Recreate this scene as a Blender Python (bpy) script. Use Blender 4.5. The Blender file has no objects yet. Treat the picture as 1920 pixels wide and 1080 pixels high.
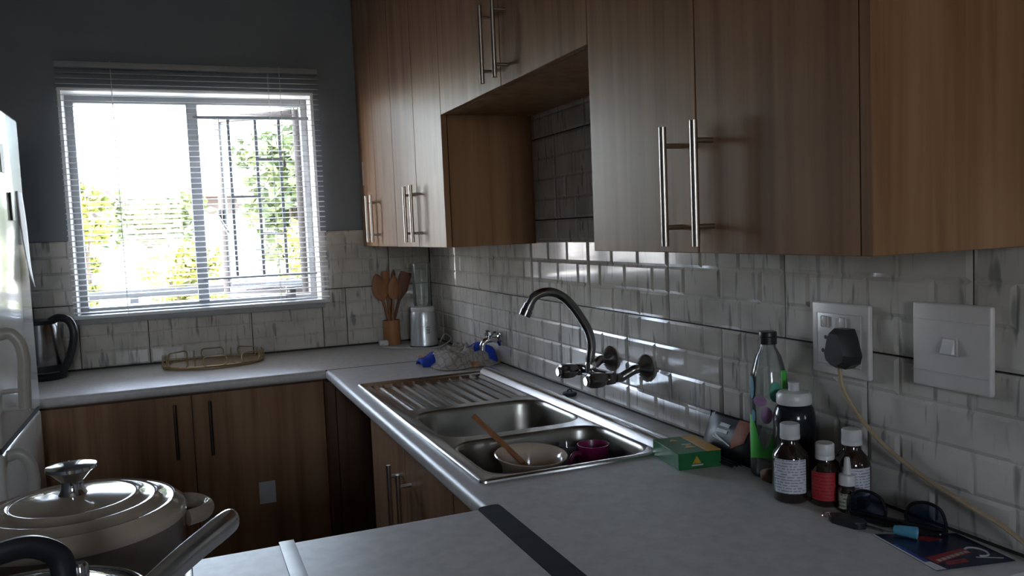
import bpy, bmesh, math, random
from mathutils import Vector, Matrix, noise
PI = math.pi
random.seed(7)
S = bpy.context.scene
COL = S.collection

# ------------------------------------------------------------------ camera
YAW, PITCH, ROLL, FPX = 0.38380, -0.07268, -0.04156, 1541.6
fw = Vector((math.sin(YAW)*math.cos(PITCH), math.cos(YAW)*math.cos(PITCH), math.sin(PITCH)))
ri = Vector((math.cos(YAW), -math.sin(YAW), 0))
upv = ri.cross(fw)
r2 = ri*math.cos(ROLL) + upv*math.sin(ROLL)
u2 = -ri*math.sin(ROLL) + upv*math.cos(ROLL)
cd = bpy.data.cameras.new('camera'); cam = bpy.data.objects.new('camera', cd); COL.objects.link(cam)
mw = Matrix.Identity(4)
for i in range(3):
    mw[i][0] = r2[i]; mw[i][1] = u2[i]; mw[i][2] = -fw[i]
mw[0][3], mw[1][3], mw[2][3] = -1.0707, -3.6248, 1.3901
cam.matrix_world = mw
cd.sensor_width = 36; cd.lens = FPX/1920*36; cd.clip_start = .05; cd.clip_end = 300
S.camera = cam

# ------------------------------------------------------------------ world, sun, exposure
W = bpy.data.worlds.new('sky'); S.world = W; W.use_nodes = True
nt = W.node_tree; nt.nodes.clear()
sky = nt.nodes.new('ShaderNodeTexSky'); sky.sky_type = 'NISHITA'; sky.sun_disc = False
sky.sun_elevation = math.radians(50); sky.sun_rotation = math.radians(265); sky.dust_density = 2.0; sky.air_density = 1.0
bg = nt.nodes.new('ShaderNodeBackground'); bg.inputs[1].default_value = 2.6
wo = nt.nodes.new('ShaderNodeOutputWorld')
hz = nt.nodes.new('ShaderNodeMix'); hz.data_type = 'RGBA'; hz.inputs[0].default_value = .65; hz.inputs[7].default_value = (1.25, 1.19, 1.10, 1)   # thin bright haze
nt.links.new(sky.outputs[0], hz.inputs[6]); nt.links.new(hz.outputs[2], bg.inputs[0]); nt.links.new(bg.outputs[0], wo.inputs[0])
sl = bpy.data.lights.new('sun', 'SUN'); sl.energy = 4; sl.angle = .01; sl.color = (1, .95, .86)
so = bpy.data.objects.new('sun', sl); COL.objects.link(so)
so.rotation_euler = Vector((-.62, -.10, .78)).to_track_quat('Z', 'Y').to_euler()
def portal(x0, x1, z0, z1, y, inward):
    l = bpy.data.lights.new('window_portal', 'AREA'); l.shape = 'RECTANGLE'
    l.size = x1-x0; l.size_y = z1-z0; l.cycles.is_portal = True
    o = bpy.data.objects.new('window_portal', l); COL.objects.link(o)
    o.location = ((x0+x1)/2, y, (z0+z1)/2)
    o.rotation_euler = (math.radians(-90 if inward < 0 else 90), 0, 0)
portal(-1.47, -.48, 1.11, 2.02, .45, -1)
portal(-1.60, -1.0, 1.35, 2.1, -6.35, 1)  # portal for the unseen rear opening added as fill
S.view_settings.view_transform = 'Standard'; S.view_settings.look = 'None'
S.view_settings.gamma = 1; S.view_settings.use_curve_mapping = False
S.view_settings.exposure = 2.1

# ------------------------------------------------------------------ materials
MATS = {}
def newmat(name):
    m = bpy.data.materials.new(name); m.use_nodes = True
    MATS[name] = m
    n = m.node_tree.nodes; l = m.node_tree.links
    return m, n, l, n['Principled BSDF']
def c4(c): return (c[0], c[1], c[2], 1)
def ramp(n, stops):
    r = n.new('ShaderNodeValToRGB'); e = r.color_ramp.elements
    e[0].position, e[0].color = stops[0][0], c4(stops[0][1])
    e[1].position, e[1].color = stops[-1][0], c4(stops[-1][1])
    for p, c in stops[1:-1]:
        x = e.new(p); x.color = c4(c)
    return r
def coords(n, l, scale, rnd=True, rot=(0,0,0)):
    tc = n.new('ShaderNodeTexCoord'); mp = n.new('ShaderNodeMapping')
    mp.inputs['Scale'].default_value = scale; mp.inputs['Rotation'].default_value = rot
    src = tc.outputs['Object']
    if rnd:
        oi = n.new('ShaderNodeObjectInfo'); ad = n.new('ShaderNodeVectorMath'); ad.operation = 'MULTIPLY_ADD'
        cx = n.new('ShaderNodeCombineXYZ')
        for k in range(3): l.new(oi.outputs['Random'], cx.inputs[k])
        l.new(cx.outputs[0], ad.inputs[0]); ad.inputs[1].default_value = (13.1, 7.7, 3.3); l.new(src, ad.inputs[2])
        src = ad.outputs[0]
    l.new(src, mp.inputs[0]); return mp.outputs[0]
def pm(name, c1, c2=None, scale=20, rough=.5, metal=0, spec=.5, bump=0, stretch=(1,1,1), coat=0, detail=3):
    m, n, l, b = newmat(name)
    c2 = c2 or tuple(x*.86 for x in c1)
    v = coords(n, l, tuple(scale*s for s in stretch))
    t = n.new('ShaderNodeTexNoise'); t.inputs['Scale'].default_value = 1; t.inputs['Detail'].default_value = detail
    l.new(v, t.inputs['Vector'])
    r = ramp(n, [(.35, c1), (.65, c2)]); l.new(t.outputs[0], r.inputs[0]); l.new(r.outputs[0], b.inputs['Base Color'])
    b.inputs['Roughness'].default_value = rough; b.inputs['Metallic'].default_value = metal
    b.inputs['Specular IOR Level'].default_value = spec; b.inputs['Coat Weight'].default_value = coat
    if bump:
        bp = n.new('ShaderNodeBump'); bp.inputs['Strength'].default_value = bump; bp.inputs['Distance'].default_value = .002
        l.new(t.outputs[0], bp.inputs['Height']); l.new(bp.outputs[0], b.inputs['Normal'])
    return m
def wood(name, dark, mid, light, rough, sc=1.0, axis=2):
    m, n, l, b = newmat(name)
    s = [28*sc, 28*sc, 28*sc]; s[axis] = 1.1*sc
    v = coords(n, l, tuple(s))
    t = n.new('ShaderNodeTexNoise'); t.inputs['Scale'].default_value = 1; t.inputs['Detail'].default_value = 4; t.inputs['Distortion'].default_value = .4
    l.new(v, t.inputs['Vector'])
    s2 = [150*sc, 150*sc, 150*sc]; s2[axis] = 3*sc
    v2 = coords(n, l, tuple(s2))
    t2 = n.new('ShaderNodeTexNoise'); t2.inputs['Scale'].default_value = 1; t2.inputs['Detail'].default_value = 2; l.new(v2, t2.inputs['Vector'])
    s3 = [7*sc, 7*sc, 7*sc]; s3[axis] = 1.6*sc
    v3 = coords(n, l, tuple(s3))
    t3 = n.new('ShaderNodeTexNoise'); t3.inputs['Scale'].default_value = 1; t3.inputs['Detail'].default_value = 1; l.new(v3, t3.inputs['Vector'])
    a = n.new('ShaderNodeMath'); a.operation = 'MULTIPLY_ADD'; l.new(t2.outputs[0], a.inputs[0]); a.inputs[1].default_value = .22; l.new(t.outputs[0], a.inputs[2])
    a2 = n.new('ShaderNodeMath'); a2.operation = 'MULTIPLY_ADD'; l.new(t3.outputs[0], a2.inputs[0]); a2.inputs[1].default_value = .5; l.new(a.outputs[0], a2.inputs[2])
    r = ramp(n, [(.62, dark), (.9, mid), (1.0, mid), (1.22 if False else 1.0, light)])
    mr = n.new('ShaderNodeMapRange'); mr.inputs[1].default_value = .5; mr.inputs[2].default_value = 1.35
    l.new(a2.outputs[0], mr.inputs[0])
    r = ramp(n, [(.15, dark), (.5, mid), (.85, light)]); l.new(mr.outputs[0], r.inputs[0])
    # a few soft dark knots
    vk = [5.5, 5.5, 5.5]; vk[axis] = 1.7
    kv = n.new('ShaderNodeTexVoronoi'); kv.inputs['Scale'].default_value = 1; l.new(coords(n, l, tuple(vk)), kv.inputs['Vector'])
    kr = n.new('ShaderNodeMapRange'); kr.inputs[1].default_value = .03; kr.inputs[2].default_value = .12; l.new(kv.outputs['Distance'], kr.inputs[0])
    mx = n.new('ShaderNodeMix'); mx.data_type = 'RGBA'; l.new(kr.outputs[0], mx.inputs[0])
    mx.inputs[6].default_value = c4(tuple(x*.55 for x in dark)); l.new(r.outputs[0], mx.inputs[7])
    l.new(mx.outputs[2], b.inputs['Base Color'])
    b.inputs['Roughness'].default_value = rough; b.inputs['Specular IOR Level'].default_value = .19
    bp = n.new('ShaderNodeBump'); bp.inputs['Strength'].default_value = .12; bp.inputs['Distance'].default_value = .001
    l.new(t2.outputs[0], bp.inputs['Height']); l.new(bp.outputs[0], b.inputs['Normal'])
    return m
def glass(name, tint=(1,1,1), ior=1.45, rough=.02, body=0.0, bodycol=(1,1,1)):
    m, n, l, b = newmat(name); n.remove(b); out = n['Material Output']
    tr = n.new('ShaderNodeBsdfTransparent')
    g = n.new('ShaderNodeBsdfGlossy'); g.inputs['Roughness'].default_value = rough
    fr = n.new('ShaderNodeFresnel'); fr.inputs['IOR'].default_value = ior
    t = n.new('ShaderNodeTexNoise'); t.inputs['Scale'].default_value = 3; l.new(coords(n, l, (1,1,1)), t.inputs['Vector'])
    r = ramp(n, [(.3, tint), (.7, tuple(x*.97 for x in tint))]); l.new(t.outputs[0], r.inputs[0]); l.new(r.outputs[0], tr.inputs[0])
    mx = n.new('ShaderNodeMixShader'); l.new(fr.outputs[0], mx.inputs[0]); l.new(tr.outputs[0], mx.inputs[1]); l.new(g.outputs[0], mx.inputs[2])
    last = mx
    if body:
        d = n.new('ShaderNodeBsdfDiffuse'); d.inputs[0].default_value = c4(bodycol)
        m2 = n.new('ShaderNodeMixShader'); m2.inputs[0].default_value = body; l.new(mx.outputs[0], m2.inputs[1]); l.new(d.outputs[0], m2.inputs[2]); last = m2
    l.new(last.outputs[0], out.inputs[0]); return m
def tile_mat(name):
    m, n, l, b = newmat(name)
    v = coords(n, l, (9, 9, 9))
    t = n.new('ShaderNodeTexNoise'); t.inputs['Scale'].default_value = 1; t.inputs['Detail'].default_value = 5; l.new(v, t.inputs['Vector'])
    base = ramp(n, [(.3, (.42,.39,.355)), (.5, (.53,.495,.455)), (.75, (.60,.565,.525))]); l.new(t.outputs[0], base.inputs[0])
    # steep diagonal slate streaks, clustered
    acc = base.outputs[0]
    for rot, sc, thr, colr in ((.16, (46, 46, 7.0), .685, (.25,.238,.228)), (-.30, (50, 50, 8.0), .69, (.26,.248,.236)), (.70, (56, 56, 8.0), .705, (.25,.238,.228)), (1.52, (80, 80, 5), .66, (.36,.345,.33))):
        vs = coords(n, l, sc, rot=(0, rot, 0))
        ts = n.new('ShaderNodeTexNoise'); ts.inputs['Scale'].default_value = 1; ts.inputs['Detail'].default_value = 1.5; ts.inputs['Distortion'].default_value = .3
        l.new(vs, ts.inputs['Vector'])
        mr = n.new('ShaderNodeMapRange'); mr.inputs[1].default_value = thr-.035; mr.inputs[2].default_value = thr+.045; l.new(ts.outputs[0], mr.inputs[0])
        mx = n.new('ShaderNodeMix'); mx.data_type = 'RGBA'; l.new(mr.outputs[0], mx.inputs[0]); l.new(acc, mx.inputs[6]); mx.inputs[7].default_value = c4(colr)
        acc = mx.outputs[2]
    l.new(acc, b.inputs['Base Color']); b.inputs['Roughness'].default_value = .08; b.inputs['Specular IOR Level'].default_value = .5
    bp = n.new('ShaderNodeBump'); bp.inputs['Strength'].default_value = .04; bp.inputs['Distance'].default_value = .002
    l.new(t.outputs[0], bp.inputs['Height']); l.new(bp.outputs[0], b.inputs['Normal'])
    return m
def print_mat(name, paper, ink, zfreq, lo=.0, rough=.5, accent=None):
    """a printed label: rows of broken ink lines on paper"""
    m, n, l, b = newmat(name)
    tc = n.new('ShaderNodeTexCoord'); sx = n.new('ShaderNodeSeparateXYZ'); l.new(tc.outputs['Object'], sx.inputs[0])
    w = n.new('ShaderNodeMath'); w.operation = 'MULTIPLY'; l.new(sx.outputs[2], w.inputs[0]); w.inputs[1].default_value = zfreq
    f = n.new('ShaderNodeMath'); f.operation = 'FRACT'; l.new(w.outputs[0], f.inputs[0])
    g = n.new('ShaderNodeMath'); g.operation = 'GREATER_THAN'; l.new(f.outputs[0], g.inputs[0]); g.inputs[1].default_value = .55
    t = n.new('ShaderNodeTexNoise'); t.inputs['Scale'].default_value = 1; t.inputs['Detail'].default_value = 1
    l.new(coords(n, l, (260, 260, zfreq*.8)), t.inputs['Vector'])
    g2 = n.new('ShaderNodeMath'); g2.operation = 'GREATER_THAN'; l.new(t.outputs[0], g2.inputs[0]); g2.inputs[1].default_value = .43
    mu = n.new('ShaderNodeMath'); mu.operation = 'MULTIPLY'; l.new(g.outputs[0], mu.inputs[0]); l.new(g2.outputs[0], mu.inputs[1])
    mx = n.new('ShaderNodeMix'); mx.data_type = 'RGBA'; l.new(mu.outputs[0], mx.inputs[0]); mx.inputs[6].default_value = c4(paper); mx.inputs[7].default_value = c4(ink)
    l.new(mx.outputs[2], b.inputs['Base Color']); b.inputs['Roughness'].default_value = rough
    return m
def cloth_mat(name, c1, c2, c3, period):
    m, n, l, b = newmat(name)
    tc = n.new('ShaderNodeTexCoord'); sx = n.new('ShaderNodeSeparateXYZ'); l.new(tc.outputs['UV'], sx.inputs[0])
    outs = []
    for k in (0, 1):
        w = n.new('ShaderNodeMath'); w.operation = 'MULTIPLY'; l.new(sx.outputs[k], w.inputs[0]); w.inputs[1].default_value = period
        f = n.new('ShaderNodeMath'); f.operation = 'FRACT'; l.new(w.outputs[0], f.inputs[0])
        g = n.new('ShaderNodeMath'); g.operation = 'GREATER_THAN'; l.new(f.outputs[0], g.inputs[0]); g.inputs[1].default_value = .82
        outs.append(g.outputs[0])
    a = n.new('ShaderNodeMath'); a.operation = 'MAXIMUM'; l.new(outs[0], a.inputs[0]); l.new(outs[1], a.inputs[1])
    t = n.new('ShaderNodeTexNoise'); t.inputs['Scale'].default_value = 60; l.new(tc.outputs['UV'], t.inputs['Vector'])
    r = ramp(n, [(.35, c1), (.65, c2)]); l.new(t.outputs[0], r.inputs[0])
    mx = n.new('ShaderNodeMix'); mx.data_type = 'RGBA'; l.new(a.outputs[0], mx.inputs[0]); l.new(r.outputs[0], mx.inputs[6]); mx.inputs[7].default_value = c4(c3)
    l.new(mx.outputs[2], b.inputs['Base Color']); b.inputs['Roughness'].default_value = .9
    return m

wood('cabinet_wood', (.185,.092,.048), (.285,.158,.086), (.365,.22,.125), .40)
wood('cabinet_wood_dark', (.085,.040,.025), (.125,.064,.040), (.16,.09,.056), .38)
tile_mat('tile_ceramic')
pm('grout', (.028,.024,.022), (.04,.035,.03), 60, .9)
pm('wall_paint', (.19,.207,.237), (.205,.222,.25), 6, .75, bump=.1)
pm('rear_paint', (.60,.50,.40), None, 5, .8)
pm('ceiling_paint', (.66,.64,.60), None, 5, .8)
pm('floor_tile', (.16,.145,.13), (.20,.185,.165), 5, .4)
pm('worktop_laminate', (.47,.45,.44), (.55,.53,.515), 45, .42, detail=6)
pm('black_trim', (.010,.011,.013), (.016,.017,.019), 30, .6, spec=.2)
pm('pale_strip', (.42,.43,.44), (.50,.51,.52), 30, .45)
pm('white_paint', (.74,.74,.73), (.68,.68,.67), 8, .45)
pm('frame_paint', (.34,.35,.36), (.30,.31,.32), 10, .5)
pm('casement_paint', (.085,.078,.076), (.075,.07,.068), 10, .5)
pm('slat_white', (.70,.71,.72), (.66,.67,.68), 30, .4)
pm('cord_white', (.6,.6,.58), None, 40, .7)
pm('steel', (.74,.74,.74), (.67,.67,.67), 12, .22, 1.0, stretch=(1, 6, 1))
pm('steel_bowl_shaded', (.34,.32,.29), (.28,.265,.24), 14, .32, 1.0)  # same sink steel, darkened so the bowls' dim inside sits in the colour
pm('chrome', (.66,.66,.67), (.60,.60,.61), 8, .08, 1.0)
pm('chrome_dark', (.20,.19,.19), (.26,.25,.25), 25, .22, 1.0)
pm('nickel', (.52,.49,.47), (.46,.43,.41), 40, .30, 1.0, stretch=(1,1,.1))
pm('black_plastic', (.012,.013,.016), (.018,.019,.022), 30, .38)
pm('black_gloss', (.010,.010,.013), (.016,.016,.02), 30, .15)
pm('white_plastic', (.66,.65,.64), (.60,.59,.58), 20, .35)
pm('socket_plastic', (.60,.56,.55), (.55,.515,.505), 15, .35)
pm('fridge_white', (.58,.56,.52), (.54,.52,.48), 4, .16, coat=.3)
pm('fridge_handle', (.46,.43,.38), (.42,.39,.34), 12, .35)
pm('rubber_dark', (.02,.022,.026), None, 30, .6)
pm('bamboo', (.42,.19,.075), (.34,.145,.055), 30, .5, stretch=(1,1,.15))
pm('spoon_wood', (.36,.155,.06), (.27,.11,.04), 35, .55, stretch=(1,1,.15))
pm('spoon_dark', (.17,.06,.03), (.12,.045,.022), 35, .55, stretch=(1,1,.15))
pm('board_wood', (.50,.24,.09), (.40,.18,.065), 30, .5, stretch=(.2,1,1))
pm('silver_plastic', (.60,.62,.64), (.55,.57,.59), 8, .3, .55)
pm('ceramic_cream', (.52,.415,.33), (.48,.385,.305), 10, .15, coat=.4)
pm('enamel_cream', (.42,.345,.27), (.38,.31,.24), 6, .12, coat=.5)
pm('enamel_cream_shaded', (.17,.125,.10), (.14,.105,.085), 8, .25)  # cream enamel darkened: the pot body's shadow is put into the colour
pm('purple_plastic', (.20,.012,.075), (.17,.01,.062), 20, .28)
pm('gold_metal', (.46,.36,.22), (.40,.31,.18), 20, .32, .8)
pm('tray_wood', (.30,.20,.11), (.24,.155,.08), 20, .35)
pm('amber_glass', (.018,.010,.008), (.026,.013,.009), 20, .08, coat=.5)
pm('red_label', (.42,.025,.03), (.36,.02,.025), 30, .45)
pm('green_card', (.010,.13,.035), (.008,.10,.028), 25, .4)
pm('yellow_card', (.52,.28,.02), (.44,.23,.015), 25, .4)
pm('green_print', (.06,.50,.05), (.05,.42,.04), 25, .4)
pm('teal_print', (.06,.30,.20), (.05,.25,.17), 30, .45)
pm('pink_print', (.36,.20,.36), (.30,.17,.31), 30, .45)
pm('blue_print', (.12,.30,.40), (.10,.26,.35), 30, .45)
pm('foil_black', (.010,.010,.013), (.016,.016,.02), 25, .34, spec=.16, bump=.15)
pm('orange_print', (.30,.075,.025), (.25,.06,.02), 25, .4, spec=.16)
pm('pale_print', (.45,.44,.43), None, 40, .5)
pm('cyan_plastic', (.10,.34,.46), (.08,.29,.40), 30, .4)
pm('navy_print', (.010,.016,.045), (.014,.02,.055), 20, .25)
pm('blue_edge', (.02,.05,.30), (.018,.042,.26), 20, .3)
pm('red_print', (.34,.03,.028), (.22,.02,.022), 40, .3)
pm('paper_white', (.66,.66,.68), None, 30, .6)
pm('cable_beige', (.40,.30,.19), (.34,.25,.15), 40, .5)
pm('cable_white', (.55,.55,.53), None, 40, .5)
pm('brown_lump', (.20,.11,.055), (.12,.065,.03), 60, .8)
pm('blue_cloth', (.010,.05,.42), (.008,.038,.34), 40, .9, bump=.4)
cloth_mat('dish_towel', (.42,.37,.33), (.34,.30,.27), (.25,.225,.21), 13)
print_mat('medicine_label', (.58,.58,.62), (.25,.26,.32), 210)
print_mat('spray_label', (.40,.40,.34), (.14,.17,.08), 160)
print_mat('red_print_label', (.42,.025,.03), (.26,.012,.016), 170)
pm('pavement', (.46,.43,.38), (.40,.37,.32), 1.2, .9)
pm('fence_wall', (.075,.058,.05), (.06,.048,.042), 3, .9)
pm('roof_brown', (.07,.05,.045), (.055,.04,.036), 6, .8)
pm('pale_wall', (.78,.75,.70), None, 2, .9)
pm('bar_paint', (.17,.18,.195), None, 10, .5)
pm('rail_paint', (.045,.048,.052), None, 10, .5)
pm('trunk_bark', (.12,.09,.06), (.08,.06,.04), 20, .9)
for nm, ca, cb in (('leaf_yellow', (.30,.29,.055), (.15,.18,.045)), ('leaf_green', (.075,.115,.05), (.045,.07,.035)), ('leaf_mid', (.15,.18,.06), (.075,.105,.04))):
    m = pm(nm, ca, cb, 2.2, .6)
    b = m.node_tree.nodes['Principled BSDF']
    b.inputs['Subsurface Weight'].default_value = 0
glass('window_glass', (.95,.97,.98))
glass('clear_plastic', (.97,.98,.975), 1.42, .06, .05, (.7,.75,.72))
glass('clear_glass', (.98,.98,.985), 1.45, .03, .03, (.7,.72,.75))
glass('lid_glass', (.55,.62,.62), 1.5, .04, .12, (.35,.42,.42))
glass('sunglass_lens', (.55,.61,.70), 1.45, .05, .07, (.02,.05,.14))

# ------------------------------------------------------------------ builders
class B:
    def __init__(s): s.bm = bmesh.new()
    def box(s, x0, x1, y0, y1, z0, z1, bev=0, seg=2):
        if x0 > x1: x0, x1 = x1, x0
        if y0 > y1: y0, y1 = y1, y0
        if z0 > z1: z0, z1 = z1, z0
        r = bmesh.ops.create_cube(s.bm, size=1)
        vs = r['verts']
        for v in vs:
            v.co = Vector((x0 if v.co.x < 0 else x1, y0 if v.co.y < 0 else y1, z0 if v.co.z < 0 else z1))
        if bev:
            es = list({e for v in vs for e in v.link_edges})
            bmesh.ops.bevel(s.bm, geom=es, offset=bev, segments=seg, profile=.5, affect='EDGES')
        return s
    def lathe(s, prof, n=28, c=(0,0,0), axis='z', flute=0, nf=8):
        rings = []
        for r, z in prof:
            if r < 1e-6: rings.append([s.bm.verts.new(s._ax(0, 0, z, c, axis))])
            else:
                ring = []
                for k in range(n):
                    a = 2*PI*k/n; rr = r*(1 + flute*math.cos(nf*a))
                    ring.append(s.bm.verts.new(s._ax(rr*math.cos(a), rr*math.sin(a), z, c, axis)))
                rings.append(ring)
        for a, b in zip(rings, rings[1:]):
            for k in range(n):
                k2 = (k+1) % n
                if len(a) == 1 and len(b) == 1: continue
                if len(a) == 1: s.bm.faces.new((a[0], b[k2], b[k]))
                elif len(b) == 1: s.bm.faces.new((a[k], a[k2], b[0]))
                else: s.bm.faces.new((a[k], a[k2], b[k2], b[k]))
        return s
    @staticmethod
    def _ax(x, y, z, c, axis):
        if axis == 'z': return (c[0]+x, c[1]+y, c[2]+z)
        if axis == 'x': return (c[0]+z, c[1]+x, c[2]+y)
        return (c[0]+y, c[1]+z, c[2]+x)
    def tube(s, pts, r, n=10, closed=False, flat=None):
        pts = [Vector(p) for p in pts]; N = len(pts)
        rs = r if isinstance(r, (list, tuple)) else [r]*N
        prev = None; rings = []
        for i, p in enumerate(pts):
            if closed: t = pts[(i+1) % N]-pts[i-1]
            else: t = (pts[min(i+1, N-1)]-pts[max(i-1, 0)])
            t.normalize()
            if prev is None:
                a = Vector((0,0,1)) if abs(t.z) < .9 else Vector((1,0,0))
                u = t.cross(a).normalized()
            else:
                u = (prev - t*prev.dot(t)).normalized()
            prev = u; w = t.cross(u)
            fl = flat[i] if flat else 1
            rings.append([s.bm.verts.new(p + u*rs[i]*math.cos(2*PI*k/n) + w*rs[i]*fl*math.sin(2*PI*k/n)) for k in range(n)])
        m = N if closed else N-1
        for i in range(m):
            a, b = rings[i], rings[(i+1) % N]
            for k in range(n):
                s.bm.faces.new((a[k], a[(k+1) % n], b[(k+1) % n], b[k]))
        if not closed:
            s.bm.faces.new(list(reversed(rings[0]))); s.bm.faces.new(rings[-1])
        return s
    def prism(s, poly, a0, a1, axis='z'):
        def P(u, v, w):
            return {'z': (u, v, w), 'x': (w, u, v), 'y': (u, w, v)}[axis]
        lo = [s.bm.verts.new(P(u, v, a0)) for u, v in poly]; hi = [s.bm.verts.new(P(u, v, a1)) for u, v in poly]
        n = len(poly)
        s.bm.faces.new(lo); s.bm.faces.new(list(reversed(hi)))
        for k in range(n): s.bm.faces.new((lo[k], hi[k], hi[(k+1) % n], lo[(k+1) % n]))
        return s
    def grid(s, f, nu, nv, uv=False):
        vs = [[s.bm.verts.new(f(i/nu, j/nv)) for j in range(nv+1)] for i in range(nu+1)]
        lay = s.bm.loops.layers.uv.new('UVMap') if uv else None
        for i in range(nu):
            for j in range(nv):
                fc = s.bm.faces.new((vs[i][j], vs[i+1][j], vs[i+1][j+1], vs[i][j+1]))
                if uv:
                    for lp, (a, b) in zip(fc.loops, ((i,j),(i+1,j),(i+1,j+1),(i,j+1))): lp[lay].uv = (a/nu, b/nv)
        return s
    def xf(s, mat):
        bmesh.ops.transform(s.bm, matrix=mat, verts=s.bm.verts); return s
    def mesh(s, name, mat, ang=38, flip=True):
        if flip: bmesh.ops.recalc_face_normals(s.bm, faces=s.bm.faces)
        me = bpy.data.meshes.new(name); s.bm.to_mesh(me); s.bm.free()
        if ang:
            for p in me.polygons: p.use_smooth = True
            me.set_sharp_from_angle(angle=math.radians(ang))
        me.materials.append(MATS[mat]); return me
    def obj(s, name, mat, parent=None, ang=38, loc=None, rot=None, flip=True, label=None):
        return link(name, s.mesh(name, mat, ang, flip), parent, loc, rot, label)
def link(name, me, parent=None, loc=None, rot=None, label=None):
    o = bpy.data.objects.new(name, me); COL.objects.link(o)
    if parent: o.parent = parent
    if loc: o.location = loc
    if rot: o.rotation_euler = rot
    if label: o['label'] = label
    return o
def tag(o, label, cat, group=None):
    o['label'] = label; o['category'] = cat
    if group: o['group'] = group
    return o
def thing(name, label, cat, loc=(0,0,0), rz=0, group=None):
    o = bpy.data.objects.new(name, None); COL.objects.link(o); o.empty_display_size = .05
    o.location = loc; o.rotation_euler = (0, 0, rz)
    return tag(o, label, cat, group)
def struct(o, label=None):
    o['kind'] = 'structure'
    if label: o['label'] = label
    return o
def sroot(name, label, loc=(0,0,0)):
    o = bpy.data.objects.new(name, None); COL.objects.link(o); o.location = loc
    return struct(o, label)
def bez(p0, p1, p2, p3, n=12):
    p0, p1, p2, p3 = map(Vector, (p0, p1, p2, p3))
    return [p0*(1-t)**3 + p1*3*t*(1-t)**2 + p2*3*t*t*(1-t) + p3*t**3 for t in [i/n for i in range(n+1)]]
def spline(pts, n=8):
    P = [Vector(p) for p in pts]; out = []
    for i in range(len(P)-1):
        a, b, c, d = P[max(i-1, 0)], P[i], P[i+1], P[min(i+2, len(P)-1)]
        for k in range(n):
            t = k/n
            out.append(.5*((2*b)+(-a+c)*t+(2*a-5*b+4*c-d)*t*t+(-a+3*b-3*c+d)*t**3))
    out.append(P[-1]); return out
def rrect(cx, cy, hx, hy, r, n=6):
    pts = []
    for sx, sy, a0 in ((1,1,0), (-1,1,PI/2), (-1,-1,PI), (1,-1,1.5*PI)):
        for k in range(n+1):
            a = a0 + PI/2*k/n
            pts.append((cx+sx*(hx-r)+r*math.cos(a), cy+sy*(hy-r)+r*math.sin(a)))
    return pts

# ------------------------------------------------------------------ room shell
ZW = .9; CEIL = 2.6; YR = -6.0; XL = -2.2
WX0, WX1, WZ0, WZ1 = -1.461, -.491, 1.10, 2.003
b = B()
b.box(-3.0, WX0, 0, .2, -.2, CEIL+.2); b.box(WX1, .2, 0, .2, -.2, CEIL+.2)
b.box(WX0, WX1, 0, .2, -.2, WZ0); b.box(WX0, WX1, 0, .2, WZ1, CEIL+.2)
wall_back = struct(b.obj('wall_back', 'wall_paint', ang=0), 'grey painted back wall around the window')
wall_right = struct(B().box(0, .2, YR-.2, 0, -.2, CEIL+.2).obj('wall_right', 'wall_paint', ang=0), 'right wall behind the sink and upper cabinets')
b = B(); b.box(XL-.2, XL, YR-.2, -.64, -.2, CEIL+.2); b.box(-3.0, -1.66, -.64, 0, -.2, CEIL+.2)
struct(b.obj('wall_left', 'wall_paint', ang=0), 'grey left wall behind the fridge')
b = B()
b.box(XL-.2, -1.60, YR-.2, YR, -.2, CEIL+.2); b.box(-1.0, .2, YR-.2, YR, -.2, CEIL+.2)
b.box(-1.60, -1.0, YR-.2, YR, -.2, 1.35); b.box(-1.60, -1.0, YR-.2, YR, 2.1, CEIL+.2)  # unseen gap added in the rear wall to let in fill light
struct(b.obj('wall_rear', 'rear_paint', ang=0), 'rear wall behind the viewer with an opening added for fill light')
struct(B().box(-3.0, .2, YR-.2, .2, -.2, 0).obj('floor', 'floor_tile', ang=0), 'dark tiled kitchen floor')
struct(B().box(-3.0, .2, YR-.2, .2, CEIL, CEIL+.2).obj('ceiling', 'ceiling_paint', ang=0), 'pale ceiling above the cabinets')

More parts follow.
